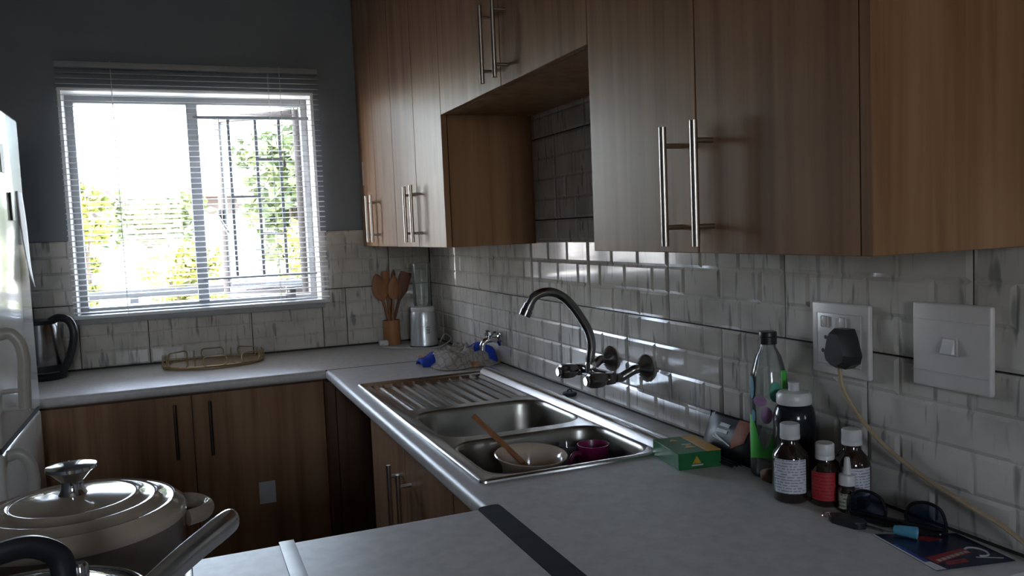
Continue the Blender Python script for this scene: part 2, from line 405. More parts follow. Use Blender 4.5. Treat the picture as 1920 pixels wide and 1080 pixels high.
# --- wall tiles 400 x 250 with embossed bricks: local x along the wall, z up, -y out of the wall
TW, TH, TZ0 = .4, .2527, .906
ROWB = TH/4
_tm = {}
def tile_mesh(w, z0f, z1f, x0f):
    """w, and the part of the 400 x 252 tile that is kept (x0f from its left, z0f..z1f)"""
    key = (round(w,3), round(z0f,3), round(z1f,3), round(x0f,3))
    if key in _tm: return _tm[key]
    b = B(); g = .0017; T = .0056; R = .0030; bv = .0080
    X0, X1 = x0f+g, x0f+w-g; Z0, Z1 = z0f+g, z1f-g
    b.box(X0-x0f, X1-x0f, -T, 0, Z0-z0f, Z1-z0f)
    for rr in range(4):
        a0, a1 = rr*ROWB, (rr+1)*ROWB
        zl, zh = max(a0, Z0), min(a1, Z1)
        if zh-zl < .02: continue
        cuts = [0, TW/3, 2*TW/3, TW] if rr % 2 == 0 else [0, TW/6, TW/2, 5*TW/6, TW]
        for c0, c1 in zip(cuts, cuts[1:]):
            xl, xh = max(c0, X0), min(c1, X1)
            if xh-xl < .02: continue
            bl = bv if c0 >= X0 else bv*.7
            A = [(xl, zl), (xh, zl), (xh, zh), (xl, zh)]
            I = [(xl+bv, zl+bv*.8), (xh-bv, zl+bv*.8), (xh-bv, zh-bv*.8), (xl+bv, zh-bv*.8)]
            va = [b.bm.verts.new((x-x0f, -T-.0001, z-z0f)) for x, z in A]
            vi = [b.bm.verts.new((x-x0f, -T-R, z-z0f)) for x, z in I]
            b.bm.faces.new(vi)
            for k in range(4): b.bm.faces.new((va[k], va[(k+1) % 4], vi[(k+1) % 4], vi[k]))
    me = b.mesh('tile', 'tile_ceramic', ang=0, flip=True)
    _tm[key] = me; return me
def tile_run(wall, u0, u1, row, joint, place, zmax=None, hole=None):
    k = math.floor((u0-joint)/TW)
    z0 = TZ0+row*TH; z1 = z0+TH
    if zmax: z1 = min(z1, zmax)
    u = joint+k*TW
    while u < u1-1e-6:
        a, c = max(u, u0), min(u+TW, u1)
        segs = [(a, c)]
        if hole and z1 > hole[2]+.03 :
            segs = []
            if a < hole[0]: segs.append((a, min(c, hole[0])))
            if c > hole[1]: segs.append((max(a, hole[1]), c))
        for s0, s1 in segs:
            if s1-s0 > .02:
                o = link('tile', tile_mesh(s1-s0, 0, z1-z0, s0-u), wall)
                place(o, s0, z0)
        u += TW
GB = .0015
B().box(-.0012, 0, -3.3, -.001, .87, 2.0).obj('grout_bed', 'grout', wall_right, ang=0)
def place_r(o, u, z): o.location = (-GB, -u, z); o.rotation_euler = (0, 0, -PI/2)
for row, jo in ((0, .175), (1, .375)): tile_run(wall_right, .006, 3.2, row, jo, place_r)
for row, jo in ((2, .175), (3, .375)): tile_run(wall_right, 1.20, 2.20, row, jo, place_r, zmax=1.76)
b = B()
b.box(-1.66, WX0-.004, -.0012, 0, .87, TZ0+2*TH); b.box(WX1+.004, 0, -.0012, 0, .87, TZ0+2*TH); b.box(WX0-.004, WX1+.004, -.0012, 0, .87, WZ0-.02)
b.obj('grout_bed', 'grout', wall_back, ang=0)
def place_b(o, u, z): o.location = (u, -GB, z)
for u0, u1 in ((-1.66, WX0+.012), (WX1-.012, -.012)):
    tile_run(wall_back, u0, u1, 0, 0, place_b); tile_run(wall_back, u0, u1, 1, -.2, place_b)
tile_run(wall_back, WX0+.012, WX1-.012, 0, 0, place_b, zmax=WZ0-.018)

# ------------------------------------------------------------------ window
win = sroot('window_1', 'two-light window with white reveal, burglar bars and an open casement')
b = B(); t = .012
b.box(WX0, WX0+t, .001, .199, WZ0, WZ1); b.box(WX1-t, WX1, .001, .199, WZ0, WZ1); b.box(WX0+t, WX1-t, .001, .199, WZ1-t, WZ1)
b.obj('window_reveal', 'white_paint', win, ang=0)
B().box(WX0+.001, WX1-.001, -.028, .19, WZ0-.018, WZ0+.012, .003).obj('window_sill', 'frame_paint', win)
FX0, FX1, FZ0, FZ1 = WX0+t, WX1-t, WZ0+.012, WZ1-t; FY0, FY1 = .12, .165
b = B(); fwid = .028
b.box(FX0, FX0+fwid, FY0, FY1, FZ0, FZ1, .003); b.box(FX1-fwid, FX1, FY0, FY1, FZ0, FZ1, .003)
b.box(FX0+fwid, FX1-fwid, FY0, FY1, FZ1-fwid, FZ1, .003); b.box(FX0+fwid, FX1-fwid, FY0, FY1, FZ0, FZ0+fwid*.8, .003)
b.obj('window_frame', 'frame_paint', win)
MX0, MX1 = -1.000, -.956
B().box(MX0, MX1, FY0-.01, FY1, FZ0+.0225, FZ1-fwid, .003).obj('mullion', 'frame_paint', win)
B().box(FX0+fwid-.003, MX0+.003, .142, .146, FZ0+.02, FZ1-fwid+.003).obj('pane', 'window_glass', win, ang=0)
# open casement, hinged on the right jamb
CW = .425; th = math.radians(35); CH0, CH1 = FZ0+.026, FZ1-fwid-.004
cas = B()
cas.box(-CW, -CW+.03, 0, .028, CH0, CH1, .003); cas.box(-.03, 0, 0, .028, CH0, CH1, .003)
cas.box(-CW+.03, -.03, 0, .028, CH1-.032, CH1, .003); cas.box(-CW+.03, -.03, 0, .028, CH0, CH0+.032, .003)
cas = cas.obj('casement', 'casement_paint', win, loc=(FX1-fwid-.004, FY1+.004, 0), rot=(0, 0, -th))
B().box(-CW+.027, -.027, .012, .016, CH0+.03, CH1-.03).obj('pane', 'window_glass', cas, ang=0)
b = B(); b.box(-CW+.002, -CW+.024, -.02, .0, 1.475, 1.53, .003)
b.tube([(-CW+.013, -.02, 1.51), (-CW+.013, -.04, 1.508), (-CW+.03, -.05, 1.49), (-CW+.08, -.055, 1.42)], .007, 8); b.obj('window_catch', 'chrome_dark', cas)
b = B(); b.tube([(-.62, .10, 1.165), (-.70, .12, 1.17), (-.80, .17, 1.165)], .006, 6); b.box(-.64, -.60, .08, .12, 1.12, 1.175, .003)
b.obj('window_stay', 'chrome_dark', win)
# burglar bars just inside the frame
for z in (1.906, 1.229): B().box(MX1-.02, FX1, .085, .097, z-.006, z+.006).obj('burglar_bar', 'bar_paint', win, ang=0)
for x in (-.838, -.728, -.63): B().box(x-.006, x+.006, .087, .095, 1.2295, 1.9, ).obj('burglar_bar', 'bar_paint', win, ang=0)
for x0, x1, z in ((-.728, -.63, 1.73), (-.838, -.728, 1.57), (-.728, -.63, 1.41)): B().box(x0+.006, x1-.006, .087, .095, z-.006, z+.006).obj('burglar_bar', 'bar_paint', win, ang=0)

# --- venetian blind
BX0, BX1, BY = -1.460, -.474, -.034
bl = thing('venetian_blind', 'white venetian blind with open slats hanging in front of the window', 'blind', ((BX0+BX1)/2, BY, 1.11))
hw = (BX1-BX0)/2
B().box(-hw, hw, -.015, .015, .962, .985, .003).obj('headrail', 'frame_paint', bl)
b = B(); prof = [(-.0125, -.0006), (-.006, .0009), (0, .0014), (.006, .0009), (.0125, -.0006)]
for k in range(4):
    (a, za), (c, zc) = prof[k], prof[k+1]
    for zz, rev in ((0, 0), (-.0005, 1)):
        q = [b.bm.verts.new(p) for p in ((-hw, a, za+zz), (hw, a, za+zz), (hw, c, zc+zz), (-hw, c, zc+zz))]
        b.bm.faces.new(q if not rev else q[::-1])
sm = b.mesh('slat', 'slat_white', ang=60, flip=False)
z = .02
while z < .955:
    o = link('slat', sm, bl, (0, 0, z), (math.radians(8), 0, 0)); z += .0215
B().box(-hw, hw, -.013, .013, -.006, .008, .003).obj('bottom_rail', 'slat_white', bl)
for x in (-.30, .29):
    b = B(); b.tube([(x, -.0135, .0), (x, -.0135, .99)], .0008, 4); b.tube([(x, .0135, .0), (x, .0135, .99)], .0008, 4); b.obj('ladder_cord', 'cord_white', bl)
b = B(); b.tube([(.335, -.018, .6), (.335, -.018, .99)], .0012, 5); b.lathe([(0, .0), (.006, .0), (.008, .012), (.003, .03), (0, .032)], 10, (.335, -.018, .575)); b.obj('pull_cord', 'cord_white', bl)

# ------------------------------------------------------------------ worktops
def rounded_front(zt, zb, xf, xb, r=.012, n=5):
    pts = [(xb, zt)]
    for k in range(n+1):
        a = PI/2 + PI/2*k/n; pts.append((xf+r+r*math.cos(a), zt-r+r*math.sin(a)))
    for k in range(n+1):
        a = PI + PI/2*k/n; pts.append((xf+r+r*math.cos(a), zb+r+r*math.sin(a)))
    pts.append((xb, zb)); return pts
WB = .866; G = .003
SX0, SX1, SY0, SY1 = -.548, -.082, -2.145, -.992        # sink cut-out
b = B()
prof = rounded_front(ZW, WB, -.600, -.57)
# front strip (profile in x,z swept along y)
def sweep_y(b, prof, y0, y1):
    lo = [b.bm.verts.new((x, y0, z)) for x, z in prof]; hi = [b.bm.verts.new((x, y1, z)) for x, z in prof]
    n = len(prof)
    for k in range(n): b.bm.faces.new((lo[k], lo[(k+1) % n], hi[(k+1) % n], hi[k]))
    b.bm.faces.new(lo); b.bm.faces.new(hi[::-1])
sweep_y(b, prof, -2.275, -.606)
b.box(-.57, -.002, -2.88, SY0, WB, ZW); b.box(-.57, -.002, SY1, -.606, WB, ZW)
b.box(-.57, SX0, SY0, SY1, WB, ZW); b.box(SX1, -.002, SY0, SY1, WB, ZW)
o = b.obj('worktop', 'worktop_laminate'); tag(o, 'grey laminate worktop with the sink set into it, along the right wall', 'worktop')
b = B()
pr = rounded_front(ZW, WB, -.600, -.002)   # reuse as (y,z) for back run
lo = [b.bm.verts.new((-1.655, y, z)) for y, z in pr]; hi = [b.bm.verts.new((-.002, y, z)) for y, z in pr]
n_ = len(pr)
for k in range(n_): b.bm.faces.new((lo[k], lo[(k+1) % n_], hi[(k+1) % n_], hi[k]))
b.bm.faces.new(lo); b.bm.faces.new(hi[::-1])
o = b.obj('worktop', 'worktop_laminate'); tag(o, 'grey laminate worktop under the window, carrying the tray and kettle', 'worktop')
o = B().box(-.598, -.002, -.6055, -.6005, WB, ZW+.0006).obj('joint_strip', 'black_trim'); tag(o, 'thin black joint strip between window worktop and sink worktop', 'joint strip')
# peninsula
b = B()
PF = -2.281; PE = -1.093
b.box(PE+.012, -.6135, -2.88, PF-.012, WB, ZW)
pr = [(PF-.012, ZW)] + [(PF-.012+.012*math.sin(PI/2*k/5), ZW-.012+.012*math.cos(PI/2*k/5)) for k in range(1, 6)] + [(PF-.012+.012*math.cos(PI/2*k/5), WB+.012-.012*math.sin(PI/2*k/5)) for k in range(6)]
lo = [b.bm.verts.new((PE+.012, y, z)) for y, z in pr]; hi = [b.bm.verts.new((-.6135, y, z)) for y, z in pr]
n_ = len(pr)
for k in range(n_): b.bm.faces.new((lo[k], lo[(k+1) % n_], hi[(k+1) % n_], hi[k]))
b.bm.faces.new(lo); b.bm.faces.new(hi[::-1])
o = b.obj('worktop', 'worktop_laminate'); tag(o, 'grey laminate peninsula worktop in the foreground beside the stove', 'worktop')
B().box(PE, PE+.0118, -2.88, PF-.003, WB, ZW-.0005, .003).obj('edge_strip', 'white_plastic', o)
b = B(); b.prism(rrect(-.592, -2.58, .021, .299, .012, 4), WB, ZW+.0018); o = b.obj('joint_strip', 'black_trim')
tag(o, 'wide black joint strip between the peninsula worktop and sink worktop', 'joint strip')
o = B().box(-.951, -.927, -2.88, PF+.001, ZW+.0002, ZW+.0022, .0008).obj('joint_strip', 'pale_strip'); tag(o, 'pale grey tape strip across the peninsula worktop', 'joint strip')

# ------------------------------------------------------------------ cabinets
def handle(parent, p, length=.19, out=(-1, 0), r=.006, mat='nickel'):
    """vertical bar handle: p = bottom point on the door face, out = outward direction"""
    b = B(); ox, oy = out; d = .033
    x, y, z = p
    b.tube([(x+ox*d, y+oy*d, z), (x+ox*d, y+oy*d, z+length)], r, 12)
    for zz in (z+.03, z+length-.03): b.tube([(x, y, zz), (x+ox*d, y+oy*d, zz)], r*.72, 10)
    return b.obj('handle', mat, parent)
def upper(label, y0, y1, z0, z1, doors, handles, hz, xb=-.003, xf=-.3088):
    """doors: list of (ya,yb); handles: y for each"""
    t = thing('upper_cabinet', label, 'cabinet', (0, (y0+y1)/2, z0), group=None)
    oy = -(y0+y1)/2
    B().box(xf+.020, xb-.008, y0+oy+.001, y1+oy-.001, 0, z1-z0).obj('body', 'cabinet_wood', t, ang=0)
    for (ya, yb), hy in zip(doors, handles):
        d = B().box(0, .018, -(yb-ya)/2+.0015, (yb-ya)/2-.0015, 0, z1-z0-.004, .0012, 1).obj('door', 'cabinet_wood', t, loc=(xf, (ya+yb)/2+oy, 0))
        handle(d, (0, hy-(ya+yb)/2, hz-z0))
    return t
UT = 2.45; ub = 1.3385; yA, yB, yC = -1.2213, -2.1792, -2.8832; zA = 1.7393
ul = upper('upper cabinet nearest the window with four narrow doors and two handle pairs', yA, -.012, ub, UT,
      [(-.31, -.012), (-.6133, -.31), (-.9165, -.6133), (yA, -.9165)], [-.265, -.35, -.872, -.957], ub+.018)
B().box(-.3098, -.3089, -.085, -.07, 1.60-ub, 1.70-ub).obj('sticker', 'paper_white', ul, loc=(0, (yA-.012)/-2, 0), label='small white sticker on the door by the wall')
upper('middle upper cabinet with two doors above the open niche', yB, yA, zA, UT, [(-1.722, yA), (yB, -1.722)], [-1.680, -1.766], zA+.012)
ur = upper('right upper cabinet with two tall doors above the bottles', yC+.018, yB, ub, UT, [(-2.532, yB), (yC+.018, -2.532)], [-2.488, -2.573], ub+.012)
B().box(-.3088, -.011, -.009, .009, 0, UT-ub, .001, 1).obj('end_panel', 'cabinet_wood', ur, loc=(0, yC+.009-(yC+.018+yB)/2, 0))

def base_z(): return .10, .862
z0, z1 = base_z()
# back run under the window
t = thing('base_cabinet', 'base cabinet with two doors below the window worktop', 'cabinet', (-1.06, -.3, 0))
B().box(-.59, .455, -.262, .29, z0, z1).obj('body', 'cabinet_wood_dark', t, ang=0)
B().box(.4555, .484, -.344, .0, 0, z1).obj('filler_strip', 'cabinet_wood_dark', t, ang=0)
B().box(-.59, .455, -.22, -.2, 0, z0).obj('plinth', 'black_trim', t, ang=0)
for x0_, x1_, hx in ((-.59, 0, -.055), (0, .455, .058)):
    d = B().box(x0_+.0015, x1_-.0015, -.28, -.2625, z0, z1-.004, .0012, 1).obj('door', 'cabinet_wood', t)
    handle(d, (hx, -.28, .645), .19, (0, -1), mat='chrome_dark')
B().box(.205, .262, -.2812, -.2803, .435, .515).obj('paper_note', 'paper_white', t, rot=(0, 0, 0), label='small white paper note stuck on the door')
# corner end panel and appliance bay
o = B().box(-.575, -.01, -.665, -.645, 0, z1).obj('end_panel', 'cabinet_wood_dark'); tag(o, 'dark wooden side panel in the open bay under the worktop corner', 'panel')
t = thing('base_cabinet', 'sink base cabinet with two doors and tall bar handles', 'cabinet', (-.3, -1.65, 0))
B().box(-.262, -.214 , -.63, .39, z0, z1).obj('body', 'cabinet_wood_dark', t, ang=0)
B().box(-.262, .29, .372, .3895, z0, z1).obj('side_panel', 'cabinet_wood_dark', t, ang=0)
B().box(-.22, -.2, -.62, .38, 0, z0).obj('plinth', 'black_trim', t, ang=0)
for y0_, y1_, hy in ((0.0, .39, .045), (-.39, 0, -.05), (-.628, -.39, None)):
    d = B().box(-.28, -.2625, y0_+.0015, y1_-.0015, z0, z1-.004, .0012, 1).obj('door', 'cabinet_wood', t)
    if hy is not None: handle(d, (-.28, hy, .60), .205)
t = thing('base_cabinet', 'peninsula base cabinet under the foreground worktop', 'cabinet', (-.8, -2.58, 0))
B().box(-.28, .2, -.28, .27, 0, z1).obj('body', 'cabinet_wood', t, ang=0)
B().box(-.28, .2, .2702, .286, z0, z1-.004).obj('back_panel', 'cabinet_wood', t, ang=0)

# ------------------------------------------------------------------ sink
sk = thing('kitchen_sink', 'stainless steel double bowl sink with ridged drainer', 'sink', (-.315, -1.5685, ZW))
def L(x, y): return (x+.315, y+1.5685)
def ring(bm, pts, z): return [bm.verts.new((x, y, z)) for x, y in pts]
def strip(bm, a, b2):
    n = len(a)
    for k in range(n): bm.faces.new((a[k], a[(k+1) % n], b2[(k+1) % n], b2[k]))
def RR(x0, x1, y0, y1, r, n=8):
    a, c = L(x0, y0), L(x1, y1)
    return rrect((a[0]+c[0])/2, (a[1]+c[1])/2, (c[0]-a[0])/2, (c[1]-a[1])/2, r, n)
b = B(); bm = b.bm
def off(x0, x1, y0, y1, d): return (x0+d, x1-d, y0+d, y1-d)
OUT = (-.560, -.070, -2.157, -.980)
DZ = .0012    # deck height (sunken inside a raised rim)
rings = [(0, .0004, .014), (.001, .004, .013), (.004, .0062, .012), (.009, .0062, .01), (.013, .003, .008), (.016, DZ, .006)]
prev = None
for d, z, r in rings:
    cur = ring(bm, RR(*off(*OUT, d), r, 4), z)
    if prev: strip(bm, prev, cur)
    prev = cur
inner = prev
BOWLS = [(-.520, -.142, -1.800, -1.478, .075), (-.525, -.145, -2.128, -1.838, .065)]
DRN = (-.525, -.150, -1.440, -1.012, .02)
edges = [bm.edges.get((inner[k], inner[(k+1) % len(inner)])) for k in range(len(inner))]
holes = []
for x0, x1, y0, y1, r in BOWLS + [DRN]:
    h = ring(bm, RR(x0, x1, y0, y1, r), DZ); holes.append(h)
    edges += [bm.edges.new((h[k], h[(k+1) % len(h)])) for k in range(len(h))]
bmesh.ops.triangle_fill(bm, use_beauty=True, use_dissolve=False, edges=edges)
# drop any face that ended up inside a hole
for f in [f for f in bm.faces if len(f.verts) == 3]:
    c = f.calc_center_median()
    for (x0, x1, y0, y1, r) in BOWLS + [DRN]:
        a, e = L(x0, y0), L(x1, y1)
        ids = {v for v in f.verts}
        if a[0] < c.x < e[0] and a[1] < c.y < e[1] and any(ids <= set(h) for h in holes):
            bm.faces.remove(f); break
b.obj('deck', 'steel', sk, ang=35)
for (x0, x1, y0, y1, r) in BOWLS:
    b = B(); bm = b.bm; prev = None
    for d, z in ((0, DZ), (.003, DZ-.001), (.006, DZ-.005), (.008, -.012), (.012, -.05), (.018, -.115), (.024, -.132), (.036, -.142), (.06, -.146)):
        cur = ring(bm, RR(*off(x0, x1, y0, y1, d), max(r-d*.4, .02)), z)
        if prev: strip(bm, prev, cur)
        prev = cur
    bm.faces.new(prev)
    bo = b.obj('bowl', 'steel_bowl_shaded', sk, ang=50)
    cx, cy = L((x0+x1)/2, (y0+y1)/2)
    B().lathe([(0, -.1445), (.036, -.1445), (.04, -.1455), (.042, -.1462)], 24, (cx, cy, 0)).obj('drain', 'chrome_dark', bo)
x0, x1, y0, y1, r = DRN
def dr(u, v):
    x = x0+(x1-x0)*u; y = y0+(y1-y0)*v
    e = min(u, 1-u)*(x1-x0); e2 = min(v, 1-v)*(y1-y0)
    inset = min(1, min(e, e2)/.012)
    k = math.cos(2*PI*(u*10)) if .04 < u < .96 else -1
    rid = max(0, k)**1.5*.0042*min(1, e2/.02)
    px, py = L(x, y); return (px, py, DZ - .010*inset + rid*inset)
B().grid(dr, 90, 40).obj('drainer', 'steel', sk, ang=180)

led = [(-.1415, DZ+.0002), (-.136, .0075), (-.130, .0145), (-.125, .0185), (-.118, .0205), (-.108, .0200), (-.092, .0145), (-.0735, .0065), (-.0725, .0008)]
b = B(); sweep_y(b, [(x+.315, z) for x, z in led], -2.150+1.5685, -.990+1.5685); b.obj('back_ledge', 'steel', sk, ang=60)
# plug
t = thing('sink_plug', 'small black rubber sink plug lying behind the sink', 'sink plug', (-.050, -1.507, ZW))
B().lathe([(0, 0), (.017, 0), (.021, .004), (.021, .009), (.019, .011), (0, .011)], 24).obj('plug_body', 'rubber_dark', t)
B().tube([(-.007, 0, .011), (-.006, 0, .017), (0, 0, .019), (.006, 0, .017), (.007, 0, .011)], .002, 6).obj('plug_ring', 'rubber_dark', t)

# ------------------------------------------------------------------ mixer tap on the wall
t = thing('mixer_tap', 'chrome wall mixer tap with swan neck spout above the sink', 'tap', (-.010, -1.775, 1.03))
Y1, Y2 = .083, -.097
for y in (Y1, Y2):
    B().lathe([(.034, 0), (.035, -.004), (.030, -.011), (.018, -.020), (.013, -.026), (.0, -.026)], 28, (0, y, 0), 'x').obj('wall_rose', 'chrome_dark', t)
    B().tube(spline([(-.016, y, 0), (-.034, y, 0), (-.052, y*.93, -.010), (-.066, y*.88, -.018), (-.082, y*.88, -.018)], 6), [.0115]*25, 14).obj('inlet_arm', 'chrome_dark', t)
yy = .075
B().tube([(-.092, Y1*.88+.004, -.018), (-.092, Y2*.88-.004, -.018)], .0145, 16).obj('mixer_body', 'chrome_dark', t)
for y in (Y1*.88, Y2*.88):
    h = B().lathe([(0, 0), (.0150, 0), (.0150, -.014), (.0135, -.016), (.0150, -.020), (.0185, -.028), (.0195, -.046), (.0175, -.060), (.012, -.064), (0, -.064)], 48, (-.096, y, -.018), 'x', .055, 6).obj('tap_handle', 'chrome_dark', t)
    B().lathe([(.0135, 0), (.0135, -.004), (.010, -.007), (0, -.007)], 24, (-.1600, y, -.018), 'x').obj('handle_cap', 'chrome', h)
sp = spline([(-.106, .003, -.006), (-.106, .003, .02), (-.101, .003, .055), (-.108, .003, .09), (-.127, .003, .125), (-.152, .003, .160), (-.178, .003, .184), (-.206, .003, .197), (-.234, .003, .197), (-.256, .003, .187), (-.270, .003, .166)], 6)
B().tube(sp, .0115, 16).obj('spout', 'chrome_dark', t)
B().tube([(-.106, .003, -.012), (-.106, .003, .006), (-.106, .003, .012)], [.015, .015, .0125], 16).obj('spout_collar', 'chrome', t)
B().tube([(-.268, .003, .171), (-.275, .003, .158), (-.2755, .003, .157), (-.283, .003, .143)], [.0135, .0135, .0155, .0145], 16).obj('aerator', 'chrome_dark', t)
# washing-machine tap near the corner
t = thing('stop_tap', 'small chrome stop tap on the wall above the dish cloths', 'tap', (-.010, -.862, .992))
B().lathe([(.026, 0), (.026, -.004), (.012, -.012), (0, -.012)], 24, (0, 0, 0), 'x').obj('wall_rose', 'chrome', t)
B().tube(spline([(-.01, 0, 0), (-.03, 0, 0), (-.055, 0, -.002), (-.068, 0, -.016), (-.07, 0, -.035)], 5), .0105, 12).obj('tap_body', 'chrome', t)
B().lathe([(0, .03), (.012, .03), (.017, .024), (.017, .012), (.008, .006), (.006, 0), (0, 0)], 20, (-.042, 0, .006), 'z', .05, 6).obj('tap_handle', 'chrome', t)
B().lathe([(0, .012), (.012, .012), (.016, .006), (.014, 0), (0, 0)], 20, (-.018, 0, .018), 'z').obj('tap_knob', 'chrome', t)

# ------------------------------------------------------------------ things in the sink
SFZ = ZW-.146
t = thing('plate', 'pale plate lying on the sink floor under the cream bowl', 'plate', (-.408, -1.985, SFZ+.002))
B().lathe([(0, 0), (.04, 0), (.052, .004), (.074, .013), (.076, .016), (.072, .016), (.05, .008), (0, .005)], 40).obj('dish', 'ceramic_cream', t)
bwl = thing('soup_bowl', 'cream ceramic bowl with wide rim standing in the sink', 'bowl', (-.376, -1.960, SFZ+.024))
bwl.rotation_euler = (math.radians(4), math.radians(2), 0)
B().lathe([(0, 0), (.034, 0), (.036, .006), (.040, .010), (.052, .030), (.062, .062), (.067, .088), (.079, .104), (.082, .1085), (.080, .1105), (.070, .1055), (.062, .092), (.055, .062), (.044, .034), (.03, .018), (0, .014)], 48).obj('bowl_body', 'ceramic_cream', bwl)
def wooden_spoon(label, base, tip, head_at_end=True, rr=.0055, hw=.021, hl=.075, mat='spoon_wood', slot=False, group=None, roundness=1.0, normal=PI/2):
    """handle from base to tip, paddle head at tip end"""
    p0, p1 = Vector(base), Vector(tip); d = (p1-p0); Ln = d.length; d.normalize()
    t = thing('wooden_spoon', label, 'spoon', base, group=group)
    q = Vector((0,0,1)).rotation_difference(d)
    M = q.to_matrix().to_4x4()
    if normal: M = M @ Matrix.Rotation(normal, 4, 'Z')
    b = B(); b.tube([(0,0,0), (0,0,Ln*.3), (0,0,Ln-hl*.7)], [rr*.9, rr, rr*.85], 8); b.xf(M); b.obj('spoon_handle', mat, t)
    b = B(); N = 14; rad = []; pts = []; fl = []
    for k in range(N+1):
        s = k/N; zz = Ln-hl+hl*s
        w = hw*max(.02, (math.sin(PI*min(1, s**.75*1.0)))**.55) if roundness > .5 else hw*(min(1, s*2.2+.15) if s < .97 else .9)
        w = max(w, rr*.8 if s < .1 else .002)
        pts.append((0, 0, zz)); rad.append(w); fl.append(min(1, .0045/w))
    b.tube(pts, rad, 12, flat=fl); b.xf(M); b.obj('spoon_head', mat, t)
    return t
wooden_spoon('wooden spoon resting in the cream bowl in the sink', (-.458, -1.834, .958), (-.352, -1.972, .826), rr=.0068, hw=.019, hl=.055)
wooden_spoon('wooden spoon lying on the sink floor between bowl and mug', (-.235, -2.085, SFZ+.012), (-.30, -1.90, SFZ+.012), mat='spoon_dark')
mg = thing('mug', 'dark purple plastic mug with handle standing in the sink', 'mug', (-.207, -1.948, SFZ+.001))
B().lathe([(0, 0), (.030, 0), (.032, .003), (.036, .124), (.0372, .128), (.0358, .128), (.0345, .124), (.030, .006), (0, .005)], 40).obj('mug_body', 'purple_plastic', mg)
hd = Vector((-1, -.05, 0)).normalized()
B().tube(spline([hd*.031+Vector((0,0,.108)), hd*.050+Vector((0,0,.112)), hd*.062+Vector((0,0,.09)), hd*.060+Vector((0,0,.05)), hd*.045+Vector((0,0,.026)), hd*.029+Vector((0,0,.028))], 5), .0055, 10).obj('mug_handle', 'purple_plastic', mg)
gl = thing('drinking_glass', 'clear drinking glass behind the purple mug in the sink', 'glass', (-.245, -1.892, SFZ+.001))
B().lathe([(0, 0), (.024, 0), (.026, .004), (.0295, .118), (.0303, .12), (.0290, .12), (.0275, .117), (.024, .008), (0, .007)], 36).obj('glass_body', 'clear_glass', gl)

# ------------------------------------------------------------------ corner: utensil holder, blender, cable, board, cloths
t = thing('utensil_holder', 'orange-brown wooden utensil holder in the worktop corner', 'utensil holder', (-.216, -.070, ZW))
B().lathe([(0, 0), (.036, 0), (.0375, .003), (.0365, .05), (.0375, .106), (.0365, .108), (.0325, .108), (.0320, .006), (0, .006)], 36).obj('holder_body', 'bamboo', t)
hb = Vector((-.216, -.070, ZW+.012))
def ut(label, dx, dy, tx, ty, h, **k):
    wooden_spoon(label, (hb.x+dx, hb.y+dy, hb.z), (hb.x+tx, hb.y+ty, ZW+h), **k)
ut('wooden spoon with broad round head, leftmost in the utensil holder', .012, 0, -.062, -.012, .315, hw=.034, hl=.12, rr=.006)
ut('narrow wooden spatula standing in the middle of the utensil holder', .004, .014, -.014, .012, .325, hw=.018, hl=.10, roundness=0, rr=.006)
ut('wooden spoon with oval head, front one in the utensil holder', -.006, -.016, .016, -.026, .305, hw=.026, hl=.105, rr=.006)
ut('dark wooden spatula, rightmost in the utensil holder', -.016, .004, .078, -.004, .315, hw=.026, hl=.13, mat='spoon_dark', roundness=0, rr=.006)
ut('thin dark wooden stick at the back of the utensil holder', -.004, .018, .026, .020, .328, hw=.010, hl=.05, mat='spoon_dark', rr=.005)
t = thing('blender', 'silver personal blender with clear tall cup in the corner', 'blender', (-.112, -.215, ZW))
B().lathe([(0, 0), (.056, 0), (.060, .004), (.060, .018), (.0585, .022), (.0555, .09), (.053, .138), (.050, .150), (0, .150)], 40).obj('motor_base', 'silver_plastic', t)
B().lathe([(.0, .1505), (.050, .1505), (.0515, .154), (.0515, .166), (.048, .170), (0, .170)], 40).obj('collar', 'white_plastic', t)
B().lathe([(.034, .1705), (.037, .19), (.0405, .345), (.042, .35), (.042, .357), (.040, .358), (.0388, .35), (.035, .19), (.030, .1715)], 36).obj('cup', 'clear_plastic', t)
b = B()
for k in range(4): b.box(.030, .046, -.0005, .0005, .060+k*.008, .063+k*.008)
b.xf(Matrix.Translation((-.034, -.0565, 0)))
b.obj('printed_text', 'rubber_dark', t)
B().lathe([(.061, .0), (.061, .006), (.058, .006)], 40).obj('foot_ring', 'rubber_dark', t)
b = B(); b.tube(spline([(-.0475, -.235, ZW+.012), (-.022, -.225, ZW+.045), (-.018, -.30, ZW+.03), (-.085, -.325, ZW+.005), (-.17, -.28, ZW+.004), (-.25, -.22, ZW+.004), (-.285, -.15, ZW+.005), (-.262, -.115, ZW+.012)], 8), .0028, 8)
c = b.obj('power_cable', 'cable_white'); tag(c, 'thin white power cable curling round the blender base', 'cable')
B().box(-.285, -.245, -.125, -.092, ZW+.001, ZW+.026, .007).obj('plug', 'white_plastic', c, label='white moulded plug')
# chopping board
bd = thing('chopping_board', 'orange wooden chopping board under the dish towel', 'chopping board', (-.118, -.705, ZW+.0005), math.atan2(-.92, .36))
B().box(-.165, .165, -.068, .068, 0, .018, .004).obj('board', 'board_wood', bd)
